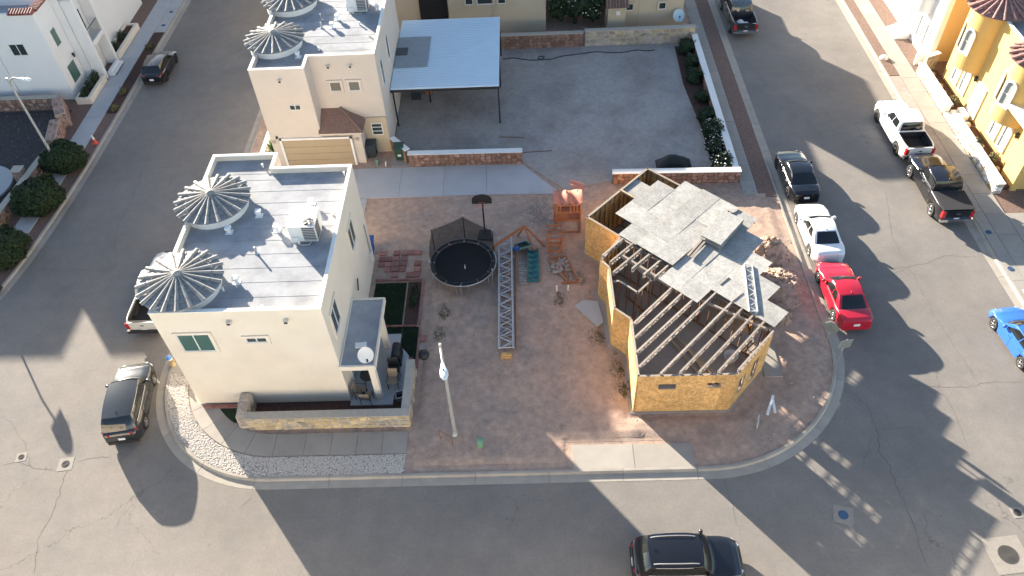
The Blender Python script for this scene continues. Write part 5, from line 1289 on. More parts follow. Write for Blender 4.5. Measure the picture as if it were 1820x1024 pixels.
HG_ = 'clipped hedge balls along the left kerb'
bush('hedge_ball', 'clipped round hedge nearest the traffic cone', 'hedge', (-31.9, 42.6, .95), (1.45, 1.45, 1.05), 15000, .075, 'leaf', 1, HG_, lump=.13)
bush('hedge_ball', 'largest clipped hedge, middle of the three on the left', 'hedge', (-32.0, 38.6, 1.0), (1.55, 1.65, 1.1), 17000, .075, 'leaf', 2, HG_, lump=.13)
bush('hedge_ball', 'clipped hedge farthest down, at the curve of the left kerb', 'hedge', (-32.3, 33.9, .9), (1.35, 1.6, 1.0), 14000, .075, 'leaf', 3, HG_, lump=.15)
SB = 'shrubs along the low side wall'
for k, (y, s, fl, l) in enumerate(((54.6, .75, 0, 'dark shrub in the back corner of the caliche lot'), (52.6, .6, 0, 'dark shrub second from the back corner of the lot'), (50.6, .65, 0, 'low dark shrub midway along the side wall, far one'), (48.0, .5, 0, 'thin shrub midway along the side wall'), (45.6, .6, 0, 'dark shrub just behind the first flowering bush'), (43.8, .75, 36, 'white flowering bush farther from the frame house'), (42.2, .7, 40, 'white flowering bush in the middle of three'), (40.2, .75, 38, 'white flowering bush at the wall corner by the pavement'))):
    bush('flowering_shrub' if fl else 'shrub', l, 'shrub', (12.35+.1*(k % 2), y, .25+s*.5), (s*.9, s*1.15, s*.75), 2600, .075, 'leafd', 20+k, SB, flowers=fl)
# big flowering tree behind the back wall
rg = random.Random(77); t = thing('flowering_tree', 'dark leafy tree with pale blossoms behind the back wall', 'tree', (4.0, 59.6, 0))
mb = MB(); mb.tube([(4.0, 59.6, 0), (4.1, 59.5, 1.2), (3.9, 59.4, 2.4)], [.16, .13, .1], 8)
cl = [(4.0, 59.5, 3.2, 1.5), (3.0, 59.2, 2.6, 1.1), (5.1, 59.2, 2.6, 1.15), (4.4, 60.0, 4.3, 1.2), (3.2, 60.2, 3.9, 1.0), (2.7, 59.0, 1.7, .8), (5.3, 59.0, 1.6, .8), (4.2, 58.6, 2.2, 1.0)]
for x, y, z, r_ in cl: mb.tube([(3.95, 59.5, 1.6), ((x+4)/2, (y+59.5)/2, (z+1.8)/2), (x, y, z)], [.08, .05, .02], 6)
mb.build('trunk', X['bark'], t); mb = MB(); fb = MB()
for k, (x, y, z, r_) in enumerate(cl):
    leafcloud(mb, (x, y, z), (r_, r_, r_*.9), 3200, .095, rg, seed=k*3.1, lump=.35)
    for q in range(26):
        a = rg.uniform(0, 6.28); e = rg.uniform(-.3, 1.4); p = Vector((x+r_*math.cos(a)*math.cos(e), y+r_*math.sin(a)*math.cos(e)-.1, z+r_*.9*math.sin(e))); k2 = rg.uniform(.04, .08)
        fb.add([p+Vector((-k2, 0, 0)), p+Vector((0, -k2, 0)), p+Vector((k2, 0, 0)), p+Vector((0, k2, .03)), p+Vector((0, 0, .06))], [(0, 1, 4), (1, 2, 4), (2, 3, 4), (3, 0, 4)])
mb.build('crown', X['leafd'], t); fb.build('blossom', X['flower'], t)['kind'] = 'stuff'
# planter shrubs, yucca
for k, (y, l) in enumerate(((50.9, 'small dark shrub at the near end of the cream planter'), (52.0, 'small dark shrub in the middle of the near planter'), (53.0, 'small dark shrub at the far end of the near planter'), (57.4, 'small dark shrub at the near end of the long planter'), (59.2, 'small dark shrub halfway down the long planter'))):
    bush('shrub', l, 'shrub', (-33.65, y, .75), (.3, .5, .35), 700, .06, 'leafd', 40+k, 'shrubs in the white house planters', stems=3)
for k, (x, y, l) in enumerate(((-31.1, 58.2, 'tuft of dry plants in the left verge beyond the black hatchback'), (-31.1, 51.6, 'tuft of dry plants in the left verge below the black hatchback'), (-31.0, 49.4, 'last tuft of dry plants in the left verge'))): bush('verge_plant', l, 'plant', (x, y, .3), (.3, .4, .25), 300, .07, 'weed', 60+k, stems=3)
t = thing('yucca', 'spiky bright green yucca beside the sand house garage', 'plant', (-17.65, 43.3, ZT)); rg = random.Random(5)
for k in range(70):
    a = rg.uniform(0, 6.28); e = rg.uniform(.25, 1.4); L_ = rg.uniform(.6, 1.0); d = Vector((math.cos(a)*math.cos(e), math.sin(a)*math.cos(e), math.sin(e))); s = Vector((-d.y, d.x, 0)).normalized()*.035; b = Vector((-17.65, 43.3, .45))
    MB().add([b-s, b+s, b+d*L_*.6+s*.8, b+d*L_, b+d*L_*.6-s*.8], [(0, 1, 2, 3, 4)]).build('leaf', X['leafb'], t)
MB().tube([(-17.65, 43.3, ZT-.03), (-17.65, 43.3, .5)], .09, 8).build('trunk', X['bark'], t)
for k, (x, y, l) in enumerate(((29.55, 39.6, 'dry climbing plant at the yellow house pier'), (29.6, 46.0, 'dry shrub by the yellow house door'), (29.2, 41.2, 'low green plant on the near garden wall'))): bush('dry_shrub', l, 'shrub', (x, y, .7), (.25, .35, .4), 260, .07, 'weed' if k < 2 else 'leafd', 70+k, stems=3)
# small brush heaps along the west wall of the frame house
for k, (x, y, s, l) in enumerate(((3.3, 26.4, .4, 'brush heap against the stepped particle-board wall, upper one'), (4.2, 24.2, .45, 'brush heap against the stepped particle-board wall, middle one'), (4.45, 22.9, .4, 'brush heap at the front left corner of the frame house'), (1.4, 29.2, .45, 'dry brush heap near the teal slide'), (2.6, 30.6, .55, 'brown brush heap below the tall board wall'), (-5.2, 26.8, .35, 'grey-green weed clump near the brick edging'), (-5.0, 28.3, .4, 'grey-green weed clump by the striped turf edge'))):
    bush('brush_heap', l, 'brush', (x, y, ZT+.03), (s*1.1, s*1.5, .13), 260, .05, 'weed', 90+k, stems=4)

# ================= trampoline
X['pad'] = mat('black_pad', (.022, .024, .026), .6, var=.2, scale=3)
TC = Vector((-4.05, 31.55)); TR = 1.92
t = thing('trampoline', 'round black trampoline with sagging safety net', 'trampoline', (TC.x, TC.y, ZT))
def ringt(r, z, rt, m, nm, n=48): MB().tube([(r*math.cos(2*PI*k/n), r*math.sin(2*PI*k/n), z) for k in range(n+1)], rt, 8, False).build(nm, X[m], t, world=False)
ringt(TR, .78, .035, 'galv', 'frame_ring')
MB().lathe(0, 0, [(TR-.28, .79), (TR*.5, .775), (0, .765)], 48).build('jumping_mat', X['blackfab'], t, world=False)
for k in range(12):
    MB().lathe(0, 0, [(TR-.27, .80), (TR-.14, .825), (TR+.03, .80)], 4, 2*PI*k/12+.02, 2*PI*(k+1)/12-.02).build('edge_pad', X['pad'], t, world=False)
for k in range(6):
    a = 2*PI*k/6+.35; p = Vector((math.cos(a)*TR, math.sin(a)*TR, 0)); b = a+.38; q = Vector((math.cos(b)*TR, math.sin(b)*TR, 0))
    MB().tube([p+Vector((0, 0, .77)), p*1.02+Vector((0, 0, .03)), q*1.02+Vector((0, 0, .03)), q+Vector((0, 0, .77))], .025, 6).build('leg', X['galv'], t, world=False)
poles = []
for k in range(6):
    a = 2*PI*k/6+.5; tilt = (0, 0, 0, 0, 0, 0)[k]
    b = Vector((math.cos(a)*(TR+.06), math.sin(a)*(TR+.06), .2)); h = (2.35, 2.55, 2.5, 1.9, .95, 1.2)[k]; e = Vector((b.x*1.02, b.y*1.02, h)); poles.append(e)
    MB().tube([b, e], .028, 6).build('net_pole', X['blackm' if k < 3 else 'galv'], t, world=False)
    MB().lathe(e.x, e.y, [(.04, e.z-.02), (.045, e.z+.03), (0, e.z+.06)], 8).build('pole_cap', X['galv'], t, world=False)
def netpanel(a, b, n=10, m=6):
    def fn(u, v):
        p = a.lerp(b, u); top = p.z-.35*math.sin(PI*u)*(.6); ang = math.atan2(p.y, p.x); r_ = TR-.2*(1-v)-.1*math.sin(PI*u)*v
        return (math.cos(ang)*r_, math.sin(ang)*r_, lerp(.82, top, v))
    MB().grid(fn, n, m).build('net', X['net'], t, world=False)
for k in range(6): netpanel(poles[k], poles[(k+1) % 6])
MB().tube([(.15, -.55, .78), (.15, -.55, 1.1)], .02, 6).build('loose_post', X['white'], t, world=False)
# ================= basketball hoops
def hoop(x, y, rz, label, h=3.05):
    t = thing('basketball_hoop', label, 'hoop', (x, y, ZT), rz)
    MB().prism([(-.45, -.35), (.45, -.35), (.35, .5), (-.35, .5)], 0, .16).build('base', X['blackm'], t, world=False)
    MB().tube([(0, .1, .1), (0, .1, h-.6), (0, -.1, h-.1)], .05, 8).build('pole', X['blackm'], t, world=False)
    pts = [(.58*math.cos(PI*k/14), .40*math.sin(PI*k/14)) for k in range(15)]+[(-.58, -.30), (.58, -.30)]
    V = [(p[0], -.14, h+.1+p[1]) for p in pts]+[(p[0], -.18, h+.1+p[1]) for p in pts]; n = len(pts)
    MB().add(V, [tuple(range(n)), tuple(range(n, 2*n))[::-1]]+[(i, (i+1) % n, n+(i+1) % n, n+i) for i in range(n)]).build('backboard', X['blackm'], t, world=False)
    MB().tube([(.23*math.cos(2*PI*k/16), -.45+.23*math.sin(2*PI*k/16), h-.05) for k in range(17)], .012, 6, False).build('rim', X['orange'], t, world=False)
    return t
hoop(-2.87, 34.4, R(0), 'black basketball hoop standing behind the trampoline')
hoop(-31.85, 30.9, R(90), 'basketball hoop at the curve of the left kerb, cut by the frame edge')
# ================= cedar playset
t = thing('play_tower', 'tall cedar play tower with slatted rails and a sagging pink canopy', 'playset', (2.1, 35.1, ZT))
x0, x1, y0, y1 = 1.4, 2.9, 34.5, 35.7
for x in (x0, x1):
    for y in (y0, y1): MB().bar((x, y, ZT), (x, y, 2.55), .09, .09).build('post', X['cedar'], t)
for z in (.25, 1.2, 1.85, 2.45):
    for y in (y0, y1): MB().bar((x0, y, z), (x1, y, z), .05, .11).build('rail', X['cedar'], t)
    for x in (x0, x1): MB().bar((x, y0, z), (x, y1, z), .05, .11).build('rail', X['cedar'], t)
for k in range(8): MB().bx(x0, y0+.15*k, 1.14, x1, y0+.135+.15*k, 1.18).build('floor_board', X['cedar'], t)
for k in range(6):
    MB().bx(x0+.06+.12*k, y0-.02, 1.25, x0+.15+.12*k, y0+.01, 1.85).build('slat', X['cedar'], t)
for k in range(9): MB().bx(x1-.01, y0+.06+.13*k, 1.25, x1+.02, y0+.15+.13*k, 1.85).build('slat', X['cedar'], t)
for k in range(7):
    if k not in (2, 3): MB().bx(x0+.05+.2*k, y0-.02, 1.9, x0+.16+.2*k, y0+.01, 2.42).build('slat', X['cedar'], t)
X['canopy'] = mat('faded_canopy', (.52, .20, .13), .8, var=.2, scale=3)
MB().grid(lambda u, v: (1.3+1.7*u, 34.4+1.35*v, 2.62+.28*math.sin(PI*v)-.16*math.sin(PI*u)*(1+.6*math.sin(9*u))+.06*math.sin(14*u+3*v)), 20, 12).build('canopy', X['canopy'], t)
MB().grid(lambda u, v: (2.35+.85*u, 35.55+.6*v, 2.95-.35*u+.05*math.sin(9*v)), 8, 6).build('canopy_flap', X['canopy'], t)
MB().bar((2.1, 35.1, 2.4), (2.1, 35.1, 3.05), .08, .08).build('finial', X['stud'], t)
t = thing('climbing_frame', 'smaller cedar climbing frame with open panels below the play tower', 'playset', (1.3, 33.3, ZT))
for x in (.9, 1.72):
    for y in (32.85, 33.55): MB().bar((x, y, ZT), (x+(.04 if y < 33 else 0), y, 1.75), .08, .08).build('post', X['cedar'], t)
for z in (.3, .75, 1.3, 1.7):
    for y in (32.85, 33.55): MB().bar((.9, y, z), (1.74, y, z), .05, .1).build('rail', X['cedar'], t)
    for x in (.9, 1.72): MB().bar((x, 32.85, z), (x, 33.55, z), .05, .08).build('rail', X['cedar'], t)
for k in range(4): MB().bx(.9, 32.88+.17*k, 1.25, 1.74, 33.03+.17*k, 1.28).build('floor_board', X['oldwood'], t)
t = thing('swing_set', 'cedar swing beam with splayed legs between trampoline and play tower', 'swing', (-.7, 33.5, ZT))
MB().bar((-2.25, 33.0, .75), (-.45, 33.95, 1.35), .1, .14).build('beam', X['cedar'], t)
for a, b in (((-.45, 33.95, 1.35), (.15, 32.75, ZT)), ((-.45, 33.95, 1.35), (.75, 33.4, ZT)), ((-.45, 33.95, 1.35), (-.9, 34.4, ZT)), ((-2.25, 33.0, .75), (-2.35, 32.8, ZT))): MB().bar(a, b, .08, .1).build('leg', X['cedar'], t)
t = thing('toddler_swing', 'tilted teal and blue toddler swing seat under the swing beam', 'swing seat', (-.55, 33.1, .3))
M_ = Matrix.Translation((-.55, 33.15, .55)) @ Matrix.Rotation(.35, 4, 'Z') @ Matrix.Rotation(-.5, 4, 'X')
mb = MB(); rectring(mb, .6, .9, .1, .05, -.05); mb.v = [tuple(M_ @ Matrix.Rotation(PI/2, 4, 'X') @ Vector(v)) for v in mb.v]; mb.build('seat_frame', X['slideg'], t)
mb = MB().mbox(M_ @ Matrix.Translation((0, 0, -.05)), .6, .9, .03); mb.build('seat_mesh', X['blackfab'], t)
mb = MB().tube([M_ @ Vector((-.55, .1, -.1)), M_ @ Vector((-.5, -.25, 0)), M_ @ Vector((-.4, -.4, 0))], .12, 8); mb.build('bumper', X['swingb'], t)
t = thing('slide', 'teal wavy plastic slide lying on the dirt', 'slide', (0, 31.7, ZT))
MB().grid(lambda u, v: (-.28+.56*v, 30.45+2.5*u, ZT+.16+.06*math.sin(u*38)-.12*math.sin(PI*v)+.15*u), 48, 8).build('chute', X['slideg'], t)
for x in (-.31, .31): MB().tube([(x, 30.45+2.5*k/12, ZT+.17+.15*k/12) for k in range(13)], .05, 6).build('edge', X['slideg'], t)
# leftover swing parts on the ground
t = thing('broken_frame', 'collapsed cedar frame heaped with rubble left of the frame house', 'frame', (1.7, 31.6, ZT))
for a, b in (((.9, 32.2), (1.9, 30.4)), ((1.95, 32.4), (2.5, 30.5)), ((.95, 32.3), (1.95, 32.45)), ((1.6, 30.3), (2.6, 30.4)), ((1.4, 32.2), (2.0, 30.7))): MB().bar((*a, ZT+.12), (*b, ZT+.1), .09, .07).build('beam', X['cedar'], t)
rg = random.Random(31)
for k in range(60):
    x = 1.6+rg.gauss(0, .3); y = 31.6+rg.gauss(0, .3); s = rg.uniform(.06, .14)
    mb = MB(); M_ = Matrix.Translation((x, y, ZT+.06+rg.uniform(0, .08))) @ Matrix.Rotation(rg.uniform(0, 6), 4, 'Z') @ Matrix.Rotation(rg.uniform(-.6, .6), 4, 'X'); mb.mbox(M_, s*2, s*1.3, s*.7).build('rubble', X['conc' if k % 3 else 'oldwood'], t)
for k, (x, l) in enumerate(((1.3, 'short white stake in the dirt, left of the pair'), (1.95, 'short white stake in the dirt, right of the pair'))):
    o = MB().tube([(x, 29.75, ZT), (x, 29.75, .62)], .045, 8).build('stake', X['parapet']); tag(o, l, 'stake')
# gravel patch beyond
mb = MB(); rg = random.Random(4)
for k in range(420):
    pebble(mb, rg.gauss(.5, .6), rg.gauss(36.3, .75), ZT+.05, rg.uniform(.03, .06), rg)
tag(mb.build('dark_stones', X['gravelbed']), 'patch of grey crushed stone left of the play tower', 'stones', kind='stuff')
# ================= side yard of the cream house: pavers, turf, edging
rg = random.Random(12); k = 0
YA = 'stepping pavers in the side yard'
for j, y in enumerate((33.2, 32.75, 32.3, 31.85, 31.4)):
    for i, x in enumerate((-9.0, -8.6, -8.15, -7.7, -7.25, -6.85)):
        if rg.random() < .3 and not (i in (2, 3) and j < 3): continue
        o = MB().box(0, 0, .03, .38, .36, .07).build('paver', X['brick'] if not (i == 1 and j == 0) else X['conc']); place(o, (x+rg.uniform(-.04, .04), y+rg.uniform(-.04, .04), ZT), rg.uniform(-.08, .08))
        tag(o, 'red stepping paver, '+ORD[j]+' row from the driveway, '+ORD[i]+' from the cream house wall' if not (i == 1 and j == 0) else 'grey stepping paver among the red ones', 'paver', YA)
def turfpatch(x0, y0, x1, y1, seed):
    rg = random.Random(seed); mb = MB()
    mb.bx(x0, y0, .05, x1, y1, ZT+.03)
    for k in range(int(900*(x1-x0)*(y1-y0))):
        x = rg.uniform(x0, x1); y = rg.uniform(y0, y1); a = rg.uniform(0, 6.28); d = Vector((math.cos(a), math.sin(a), 0))*.018; b = Vector((x, y, ZT+.02)); mb.add([b-d, b+d, b+Vector((rg.uniform(-.03, .03), rg.uniform(-.03, .03), .06))], [(0, 1, 2)])
    tag(mb.build('artificial_turf', X['turf']), 'dark green turf beside the cream house porch', 'turf', kind='stuff')
turfpatch(-9.15, 27.6, -7.35, 30.75, 1); turfpatch(-7.25, 25.2, -6.4, 27.4, 2); turfpatch(-8.5, 26.95, -7.3, 27.4, 4); turfpatch(-6.72, 24.5, -6.42, 25.2, 6)
def edging(pts, label, step=.2):
    t = thing('brick_edging', label, 'edging', (*pts[0], ZT))
    for a, b in zip(pts, pts[1:]):
        a = Vector(a); b = Vector(b); L = (b-a).length; n = int(L/step); d = (b-a).normalized()
        for q in range(n): MB().box(a.x+d.x*step*(q+.5), a.y+d.y*step*(q+.5), ZT+.05, step*.92, .09, .1, math.atan2(d.y, d.x)+random.uniform(-.06, .06)).build('brick', X['brick'], t)
edging([(-9.2, 31.0), (-6.4, 30.95), (-6.35, 27.5)], 'L-shaped red brick edging round the upper turf and shrub strip'); edging([(-9.1, 27.5), (-6.45, 27.45)], 'straight red brick edging between the two turf patches'); edging([(-6.3, 27.4), (-6.25, 24.5)], 'red brick edging between lower turf and dirt lot')
slabpoly('edging_bed', rect(-7.25, 27.6, -6.5, 30.8), ZT+.005, 'mulch')
bush('dark_shrub', 'low dark shrub in the bed beside the upper turf', 'shrub', (-6.85, 29.6, .3), (.25, .8, .25), 900, .06, 'leafd', 55, stems=4)
for k in range(6):
    for q in range(2):
        o = MB().box(0, 0, .03, .36, .4, .06).build('paver', X['brick']); place(o, (-7.1+.4*q, 23.0+.42*k, ZT), 0); tag(o, ORD[k]+' red paver from the courtyard front, '+('porch side' if q == 0 else 'wall side')+' of the walk', 'paver', 'red pavers by the courtyard')
for x, y, l in ((-6.1, 26.6, 'pinkish square paver on the dirt by the kettle grill'), (-6.15, 26.0, 'pale square paver on the dirt by the kettle grill')):
    o = MB().box(0, 0, .03, .4, .4, .07).build('paver', X['brick' if y > 26.3 else 'conc']); place(o, (x, y, ZT), .1); tag(o, l, 'paver')
t = thing('kettle_grill', 'black kettle grill on legs beside the brick edging', 'grill', (-5.85, 24.95, ZT))
MB().lathe(0, 0, [(0, .42), (.22, .46), (.3, .62), (.3, .66), (.27, .78), (.12, .88), (0, .9)], 20).build('bowl', X['blackm'], t, world=False); MB().tube([(-.05, 0, .9), (-.05, 0, .95), (.05, 0, .95), (.05, 0, .9)], .012, 6).build('handle', X['chairm'], t, world=False)
for k in range(3): a = 2*PI*k/3; MB().tube([(.15*math.cos(a), .15*math.sin(a), .5), (.3*math.cos(a), .3*math.sin(a), 0)], .015, 6).build('leg', X['galv'], t, world=False)
def chair(x, y, rz, label, m='sling'):
    t = thing('patio_chair', label, 'chair', (x, y, .2), rz, 'patio chairs on the porch')
    MB().box(0, 0, .42, .5, .5, .04).build('seat', X[m], t, world=False); M_ = Matrix.Translation((0, .27, .72)) @ Matrix.Rotation(-.2, 4, 'X'); MB().mbox(M_, .5, .04, .55).build('backrest', X[m], t, world=False)
    for sx in (-1, 1):
        MB().tube([(sx*.27, -.25, 0), (sx*.27, -.25, .62), (sx*.27, .3, .64)], .018, 6).build('arm', X['chairm'], t, world=False)
        MB().tube([(sx*.26, .25, 0), (sx*.26, .27, .95)], .018, 6).build('leg', X['chairm'], t, world=False)
        MB().tube([(sx*.25, -.22, 0), (sx*.25, -.22, .42)], .018, 6).build('leg', X['chairm'], t, world=False)
chair(-8.95, 22.9, R(90), 'tan sling chair under the front corner of the porch'); chair(-8.6, 22.55, R(175), 'tan sling chair facing the courtyard at the porch front'); chair(-7.35, 23.5, R(0), 'patio chair at the near end of the porch row'); chair(-7.35, 24.2, R(10), 'patio chair in the middle of the porch row', 'chairm')
t = thing('patio_table', 'round dark patio table under the porch roof', 'table', (-8.6, 23.7, .2)); MB().lathe(0, 0, [(.42, .66), (.44, .70), (0, .71)], 24, sm=False).build('table_top', X['chairm'], t, world=False)
for k in range(4): a = PI/4+PI/2*k; MB().tube([(.12*math.cos(a), .12*math.sin(a), .67), (.36*math.cos(a), .36*math.sin(a), 0)], .018, 6).build('leg', X['chairm'], t, world=False)
t = thing('covered_grill', 'dark covered grill cart on the porch slab edge', 'grill', (-7.3, 25.1, .2)); MB().box(0, 0, .42, .5, .95, .6).build('cover', X['tarp'], t, world=False); mb = MB().tube([(0, -.45, .74), (0, .45, .74)], .24, 10); mb.build('hood', X['tarp'], t, world=False)
for sx in (-1, 1):
    for sy in (-1, 1): MB().box(sx*.2, sy*.4, .06, .05, .05, .12).build('foot', X['blackm'], t, world=False)
t = thing('garden_crate', 'small open crate on the red pavers at the courtyard corner', 'crate', (-6.95, 22.7, ZT+.06), .3); mb = MB(); mb.ring(rect(-.22, -.22, .22, .22), rect(-.18, -.18, .18, .18), 0, .3); mb.build('sides', X['galv'], t, world=False); MB().box(0, 0, .02, .36, .36, .02).build('bottom', X['dark'], t, world=False)
# ================= bins
def bin_(x, y, rz, m, label, h=1.05):
    t = thing('wheeled_bin', label, 'bin', (x, y, ZT+.01), rz)
    V = []; 
    for z, s in ((.08, .26), (h, .34)): V += [(-s, -s*1.1, z), (s, -s*1.1, z), (s, s*1.1, z), (-s, s*1.1, z)]
    MB().add(V, [(0, 1, 5, 4), (1, 2, 6, 5), (2, 3, 7, 6), (3, 0, 4, 7), (3, 2, 1, 0)]).build('bin_body', X[m], t, world=False)
    MB().add([(-.37, -.42, h), (.37, -.42, h), (.37, .4, h+.03), (-.37, .4, h+.03), (-.33, -.3, h+.08), (.33, -.3, h+.08), (.33, .34, h+.1), (-.33, .34, h+.1)], [(0, 1, 5, 4), (1, 2, 6, 5), (2, 3, 7, 6), (3, 0, 4, 7), (4, 5, 6, 7), (3, 2, 1, 0)]).build('lid', X[m], t, world=False)
    for s in (-1, 1): MB().tube([(s*.2, .34, .11), (s*.28, .34, .11)], .11, 12).build('wheel', X['tyre'], t, world=False)
    MB().bar((-.25, .46, h-.02), (.25, .46, h-.02), .03, .03).build('handle', X[m], t, world=False)
    return t
bin_(-10.75, 42.75, 0, 'binb', 'dark grey wheeled bin beside the garage of the sand house'); bin_(-8.8, 42.35, .05, 'bing', 'green wheeled bin behind the end of the brown rock wall'); bin_(-9.85, 33.35, R(90), 'bluebin', 'blue bin peeking out behind the back corner of the cream house')
MB().box(0, -.375, .55, .22, .01, .16).build('sticker', X['plate'], bpy.data.objects['wheeled_bin.001'], world=False)
for x, y, l, h in ((-10.35, 41.75, 'pale green plastic post beside the dark bin', .55), (-9.75, 41.6, 'thin white stake between the two bins', .5)):
    o = MB().tube([(x, y, ZT), (x+.05, y+.05, h)], .09 if h > .52 else .04, 10).build('utility_stake', X['pedgreen' if h > .52 else 'parapet']); tag(o, l, 'post')
# ================= street furniture
def lamp(x, y, rz, label, h=7.3):
    t = thing('street_lamp', label, 'street lamp', (x, y, ZT), rz, 'street lamps')
    MB().tube([(0, 0, 0), (0, 0, h*.5), (0, 0, h)], [.10, .08, .06], 12).build('pole', X['lampgrey'], t, world=False)
    MB().lathe(0, 0, [(.2, 0), (.2, .04), (.13, .06), (.12, .3), (.1, .32)], 12).build('base_plate', X['lampgrey'], t, world=False)
    MB().tube([(0, 0, h-.5), (.25, 0, h-.05), (.6, 0, h+.12), (1.25, 0, h+.18)], [.045, .045, .04, .035], 8).build('arm', X['lampgrey'], t, world=False)
    mb = MB(); pr = [(1.15, .05, .04), (1.3, .09, .06), (1.6, .17, .09), (1.85, .17, .1), (2.0, .1, .06), (2.05, .02, .02)]
    V = []; n = 10
    for x_, w_, q in pr:
        for j in range(n): a = 2*PI*j/n; V.append((x_, w_*math.cos(a), h+.19+q*math.sin(a)))
    F = [(i*n+j, i*n+(j+1) % n, (i+1)*n+(j+1) % n, (i+1)*n+j) for i in range(len(pr)-1) for j in range(n)]
    mb.add(V, F, 0, True).build('lamp_head', X['white'], t, world=False)
    MB().lathe(1.72, 0, [(0, h+.06), (.12, h+.09), (.13, h+.14)], 12).build('lens', X['glassl'], t, world=False)
    MB().lathe(1.6, 0, [(.035, h+.27), (.035, h+.33), (0, h+.34)], 8).build('photocell', X['blackm'], t, world=False)
lamp(-4.03, 20.45, R(-80), 'tall grey street lamp standing in the dirt lot by the kerb', 7.2)
lamp(-32.3, 42.3, R(-20), 'tall grey street lamp rising from the first hedge ball on the left', 7.3)
t = thing('utility_pedestal', 'round pale green utility pedestal on the dirt near the lamp', 'pedestal', (-2.77, 19.82, ZT)); MB().lathe(0, 0, [(.17, 0), (.17, .42), (.165, .46)], 20).build('drum', X['pedgreen'], t, world=False); MB().lathe(0, 0, [(.185, .44), (.185, .5), (.14, .56), (0, .58)], 20).build('cap', X['pedgreen'], t, world=False)
t = thing('sign_frame', 'rusty empty metal sign frame beside the street lamp', 'frame', (-4.45, 19.98, ZT))
a, b = Vector((-4.75, 20.2, 0)), Vector((-4.12, 19.8, 0))
for p in (a, b): MB().tube([p+Vector((0, 0, ZT)), p+Vector((0, 0, 1.0))], .02, 6).build('upright', X['stud'], t)
for z in (.45, .98): MB().tube([a+Vector((0, 0, z)), b+Vector((0, 0, z))], .018, 6).build('crossbar', X['stud'], t)
def streetsign(x, y, rz, label, kind):
    t = thing('street_sign', label, 'sign', (x, y, ZT), rz)
    MB().tube([(0, 0, 0), (0, 0, 2.55)], .03, 8).build('post', X['galv'], t, world=False)
    if kind: 
        MB().lathe(0, 0, [(0, 0), (.38, 0)], 8, sm=False); mb = MB(); V = [(.38*math.cos(2*PI*k/8+PI/8), s, 2.2+.38*math.sin(2*PI*k/8+PI/8)) for s in (-.045, -.035) for k in range(8)]; mb.add(V, [tuple(range(8)), tuple(range(8, 16))[::-1]]+[(i, (i+1) % 8, 8+(i+1) % 8, 8+i) for i in range(8)]).build('sign_plate', X['signgr'], t, world=False)
    else: MB().box(0, -.04, 2.25, .62, .012, .6).build('sign_plate', X['signgr'], t, world=False)
    MB().box(0, -.03, 2.2, .05, .03, .4).build('bracket', X['galv'], t, world=False)
streetsign(14.85, 24.85, R(-35), 'grey sign back on a thin post, nearer the red sedan', 1); streetsign(15.2, 23.75, R(10), 'square grey sign back on a thin post at the rounded kerb', 0)
t = thing('fire_hydrant', 'tan fire hydrant with a blue and white bonnet at the left pavement', 'hydrant', (-19.45, 25.2, ZT)); MB().lathe(0, 0, [(.17, 0), (.17, .05), (.11, .06), (.11, .5), (.15, .52), (.15, .58)], 14).build('barrel', X['hydtan'], t, world=False); MB().lathe(0, 0, [(.15, .58), (.14, .68), (.07, .76), (.04, .83), (0, .84)], 14).build('bonnet', X['hydblue'], t, world=False); MB().lathe(0, 0, [(.16, .56), (.165, .6), (.16, .63)], 14).build('collar', X['white'], t, world=False)
for a in (0, PI/2, PI): MB().tube([(.09*math.cos(a), .09*math.sin(a), .42), (.2*math.cos(a), .2*math.sin(a), .42)], .055, 10).build('outlet', X['hydtan'], t, world=False)
t = thing('traffic_cone', 'red and white traffic cone on the left verge by the first hedge', 'cone', (-31.0, 45.3, ZT)); MB().box(0, 0, .02, .36, .36, .04).build('base', X['orange'], t, world=False); MB().lathe(0, 0, [(.14, .04), (.09, .36)], 16).build('cone_body', X['orange'], t, world=False); MB().lathe(0, 0, [(.09, .36), (.065, .52)], 16).build('white_band', X['white'], t, world=False); MB().lathe(0, 0, [(.065, .52), (.03, .72), (0, .72)], 16).build('tip', X['white'], t, world=False)
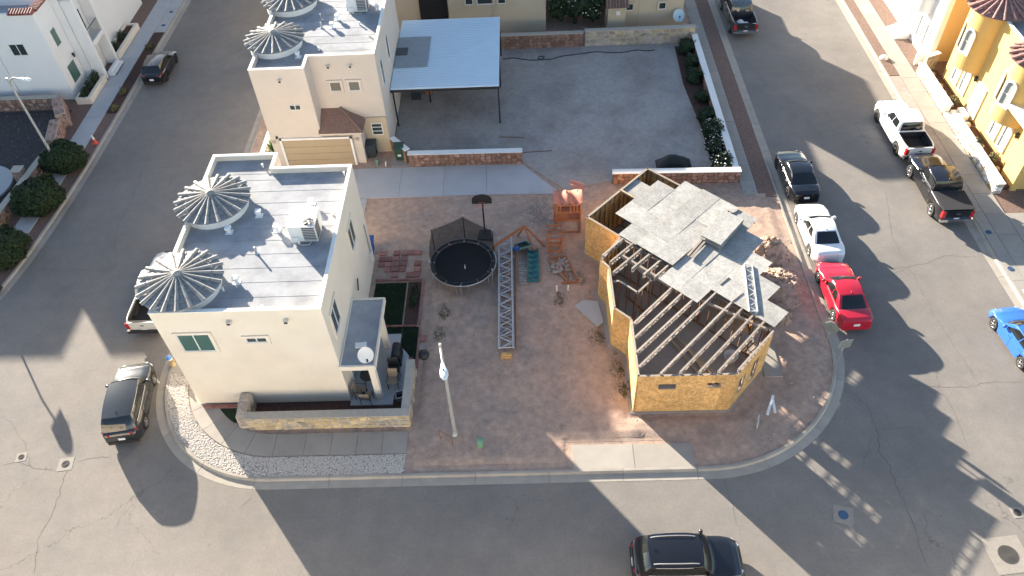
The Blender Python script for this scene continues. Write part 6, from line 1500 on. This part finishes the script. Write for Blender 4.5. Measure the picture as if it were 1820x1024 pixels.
o = MB().lathe(0, 0, [(.3, 0), (.3, .12), (.2, .22), (0, .26)], 12).build('white_rock', X['parapet']); o.location = (26.98, 52.6, ZT); tag(o, 'white painted rock in the right-hand verge', 'rock')
# hose and tarp on the caliche lot
pts = [(-1.9, 54.4), (-1.0, 54.6), (-.2, 54.2), (.8, 54.05), (1.4, 54.35), (1.2, 54.7), (.8, 54.5), (1.0, 54.1), (1.8, 54.1), (2.8, 54.6), (4.2, 54.75), (5.4, 55.05), (6.6, 54.75), (7.6, 54.75), (8.6, 55.1), (9.3, 54.85), (10.0, 54.95)]
o = MB().tube([(x, y, ZT+.04) for x, y in smooth(pts)], .035, 6).build('garden_hose', X['hose']); tag(o, 'dark hose looping along the back of the caliche lot', 'hose')
mb = MB(); mb.grid(lambda u, v: (8.3+2.3*u, 40.1+1.2*v, ZT+.02+.8*math.sin(PI*u)**.6*math.sin(PI*v)**.6*(.8+.35*vnoise(u*6, v*4))), 24, 12); tag(mb.build('tarp_heap', X['tarp']), 'heap under a black tarp behind the frame house wall', 'tarp heap')
for k, (x, y, a, l, L_) in enumerate(((0.4, 42.6, .05, 'thin branch on the caliche behind the rock wall, left one', 2.2), (-1.2, 44.3, -.1, 'thin branch on the caliche near the patio cover', 1.8))):
    o = MB().bar((x-L_/2*math.cos(a), y-L_/2*math.sin(a), ZT+.04), (x+L_/2*math.cos(a), y+L_/2*math.sin(a), ZT+.04), .035, .03).build('branch', X['stud']); tag(o, l, 'branch' if k < 2 else 'plank')
# clutter under the patio cover
for k, (x, y, m, s, l) in enumerate(((-8.3, 49.5, 'binb', (.7, .5, .8), 'dark storage box under the patio cover, left'), (-7.4, 50.2, 'cedar', (.5, .5, .6), 'reddish box under the patio cover'), (-8.6, 51.0, 'acwhite', (.7, .7, .9), 'white appliance under the patio cover'))):
    t = thing('storage_box', l, 'box', (x, y, ZT+.03)); MB().box(0, 0, s[2]/2, *s).build('box_body', X[m], t, world=False); MB().box(0, 0, s[2]+.02, s[0]*1.05, s[1]*1.05, .05).build('lid', X[m], t, world=False)
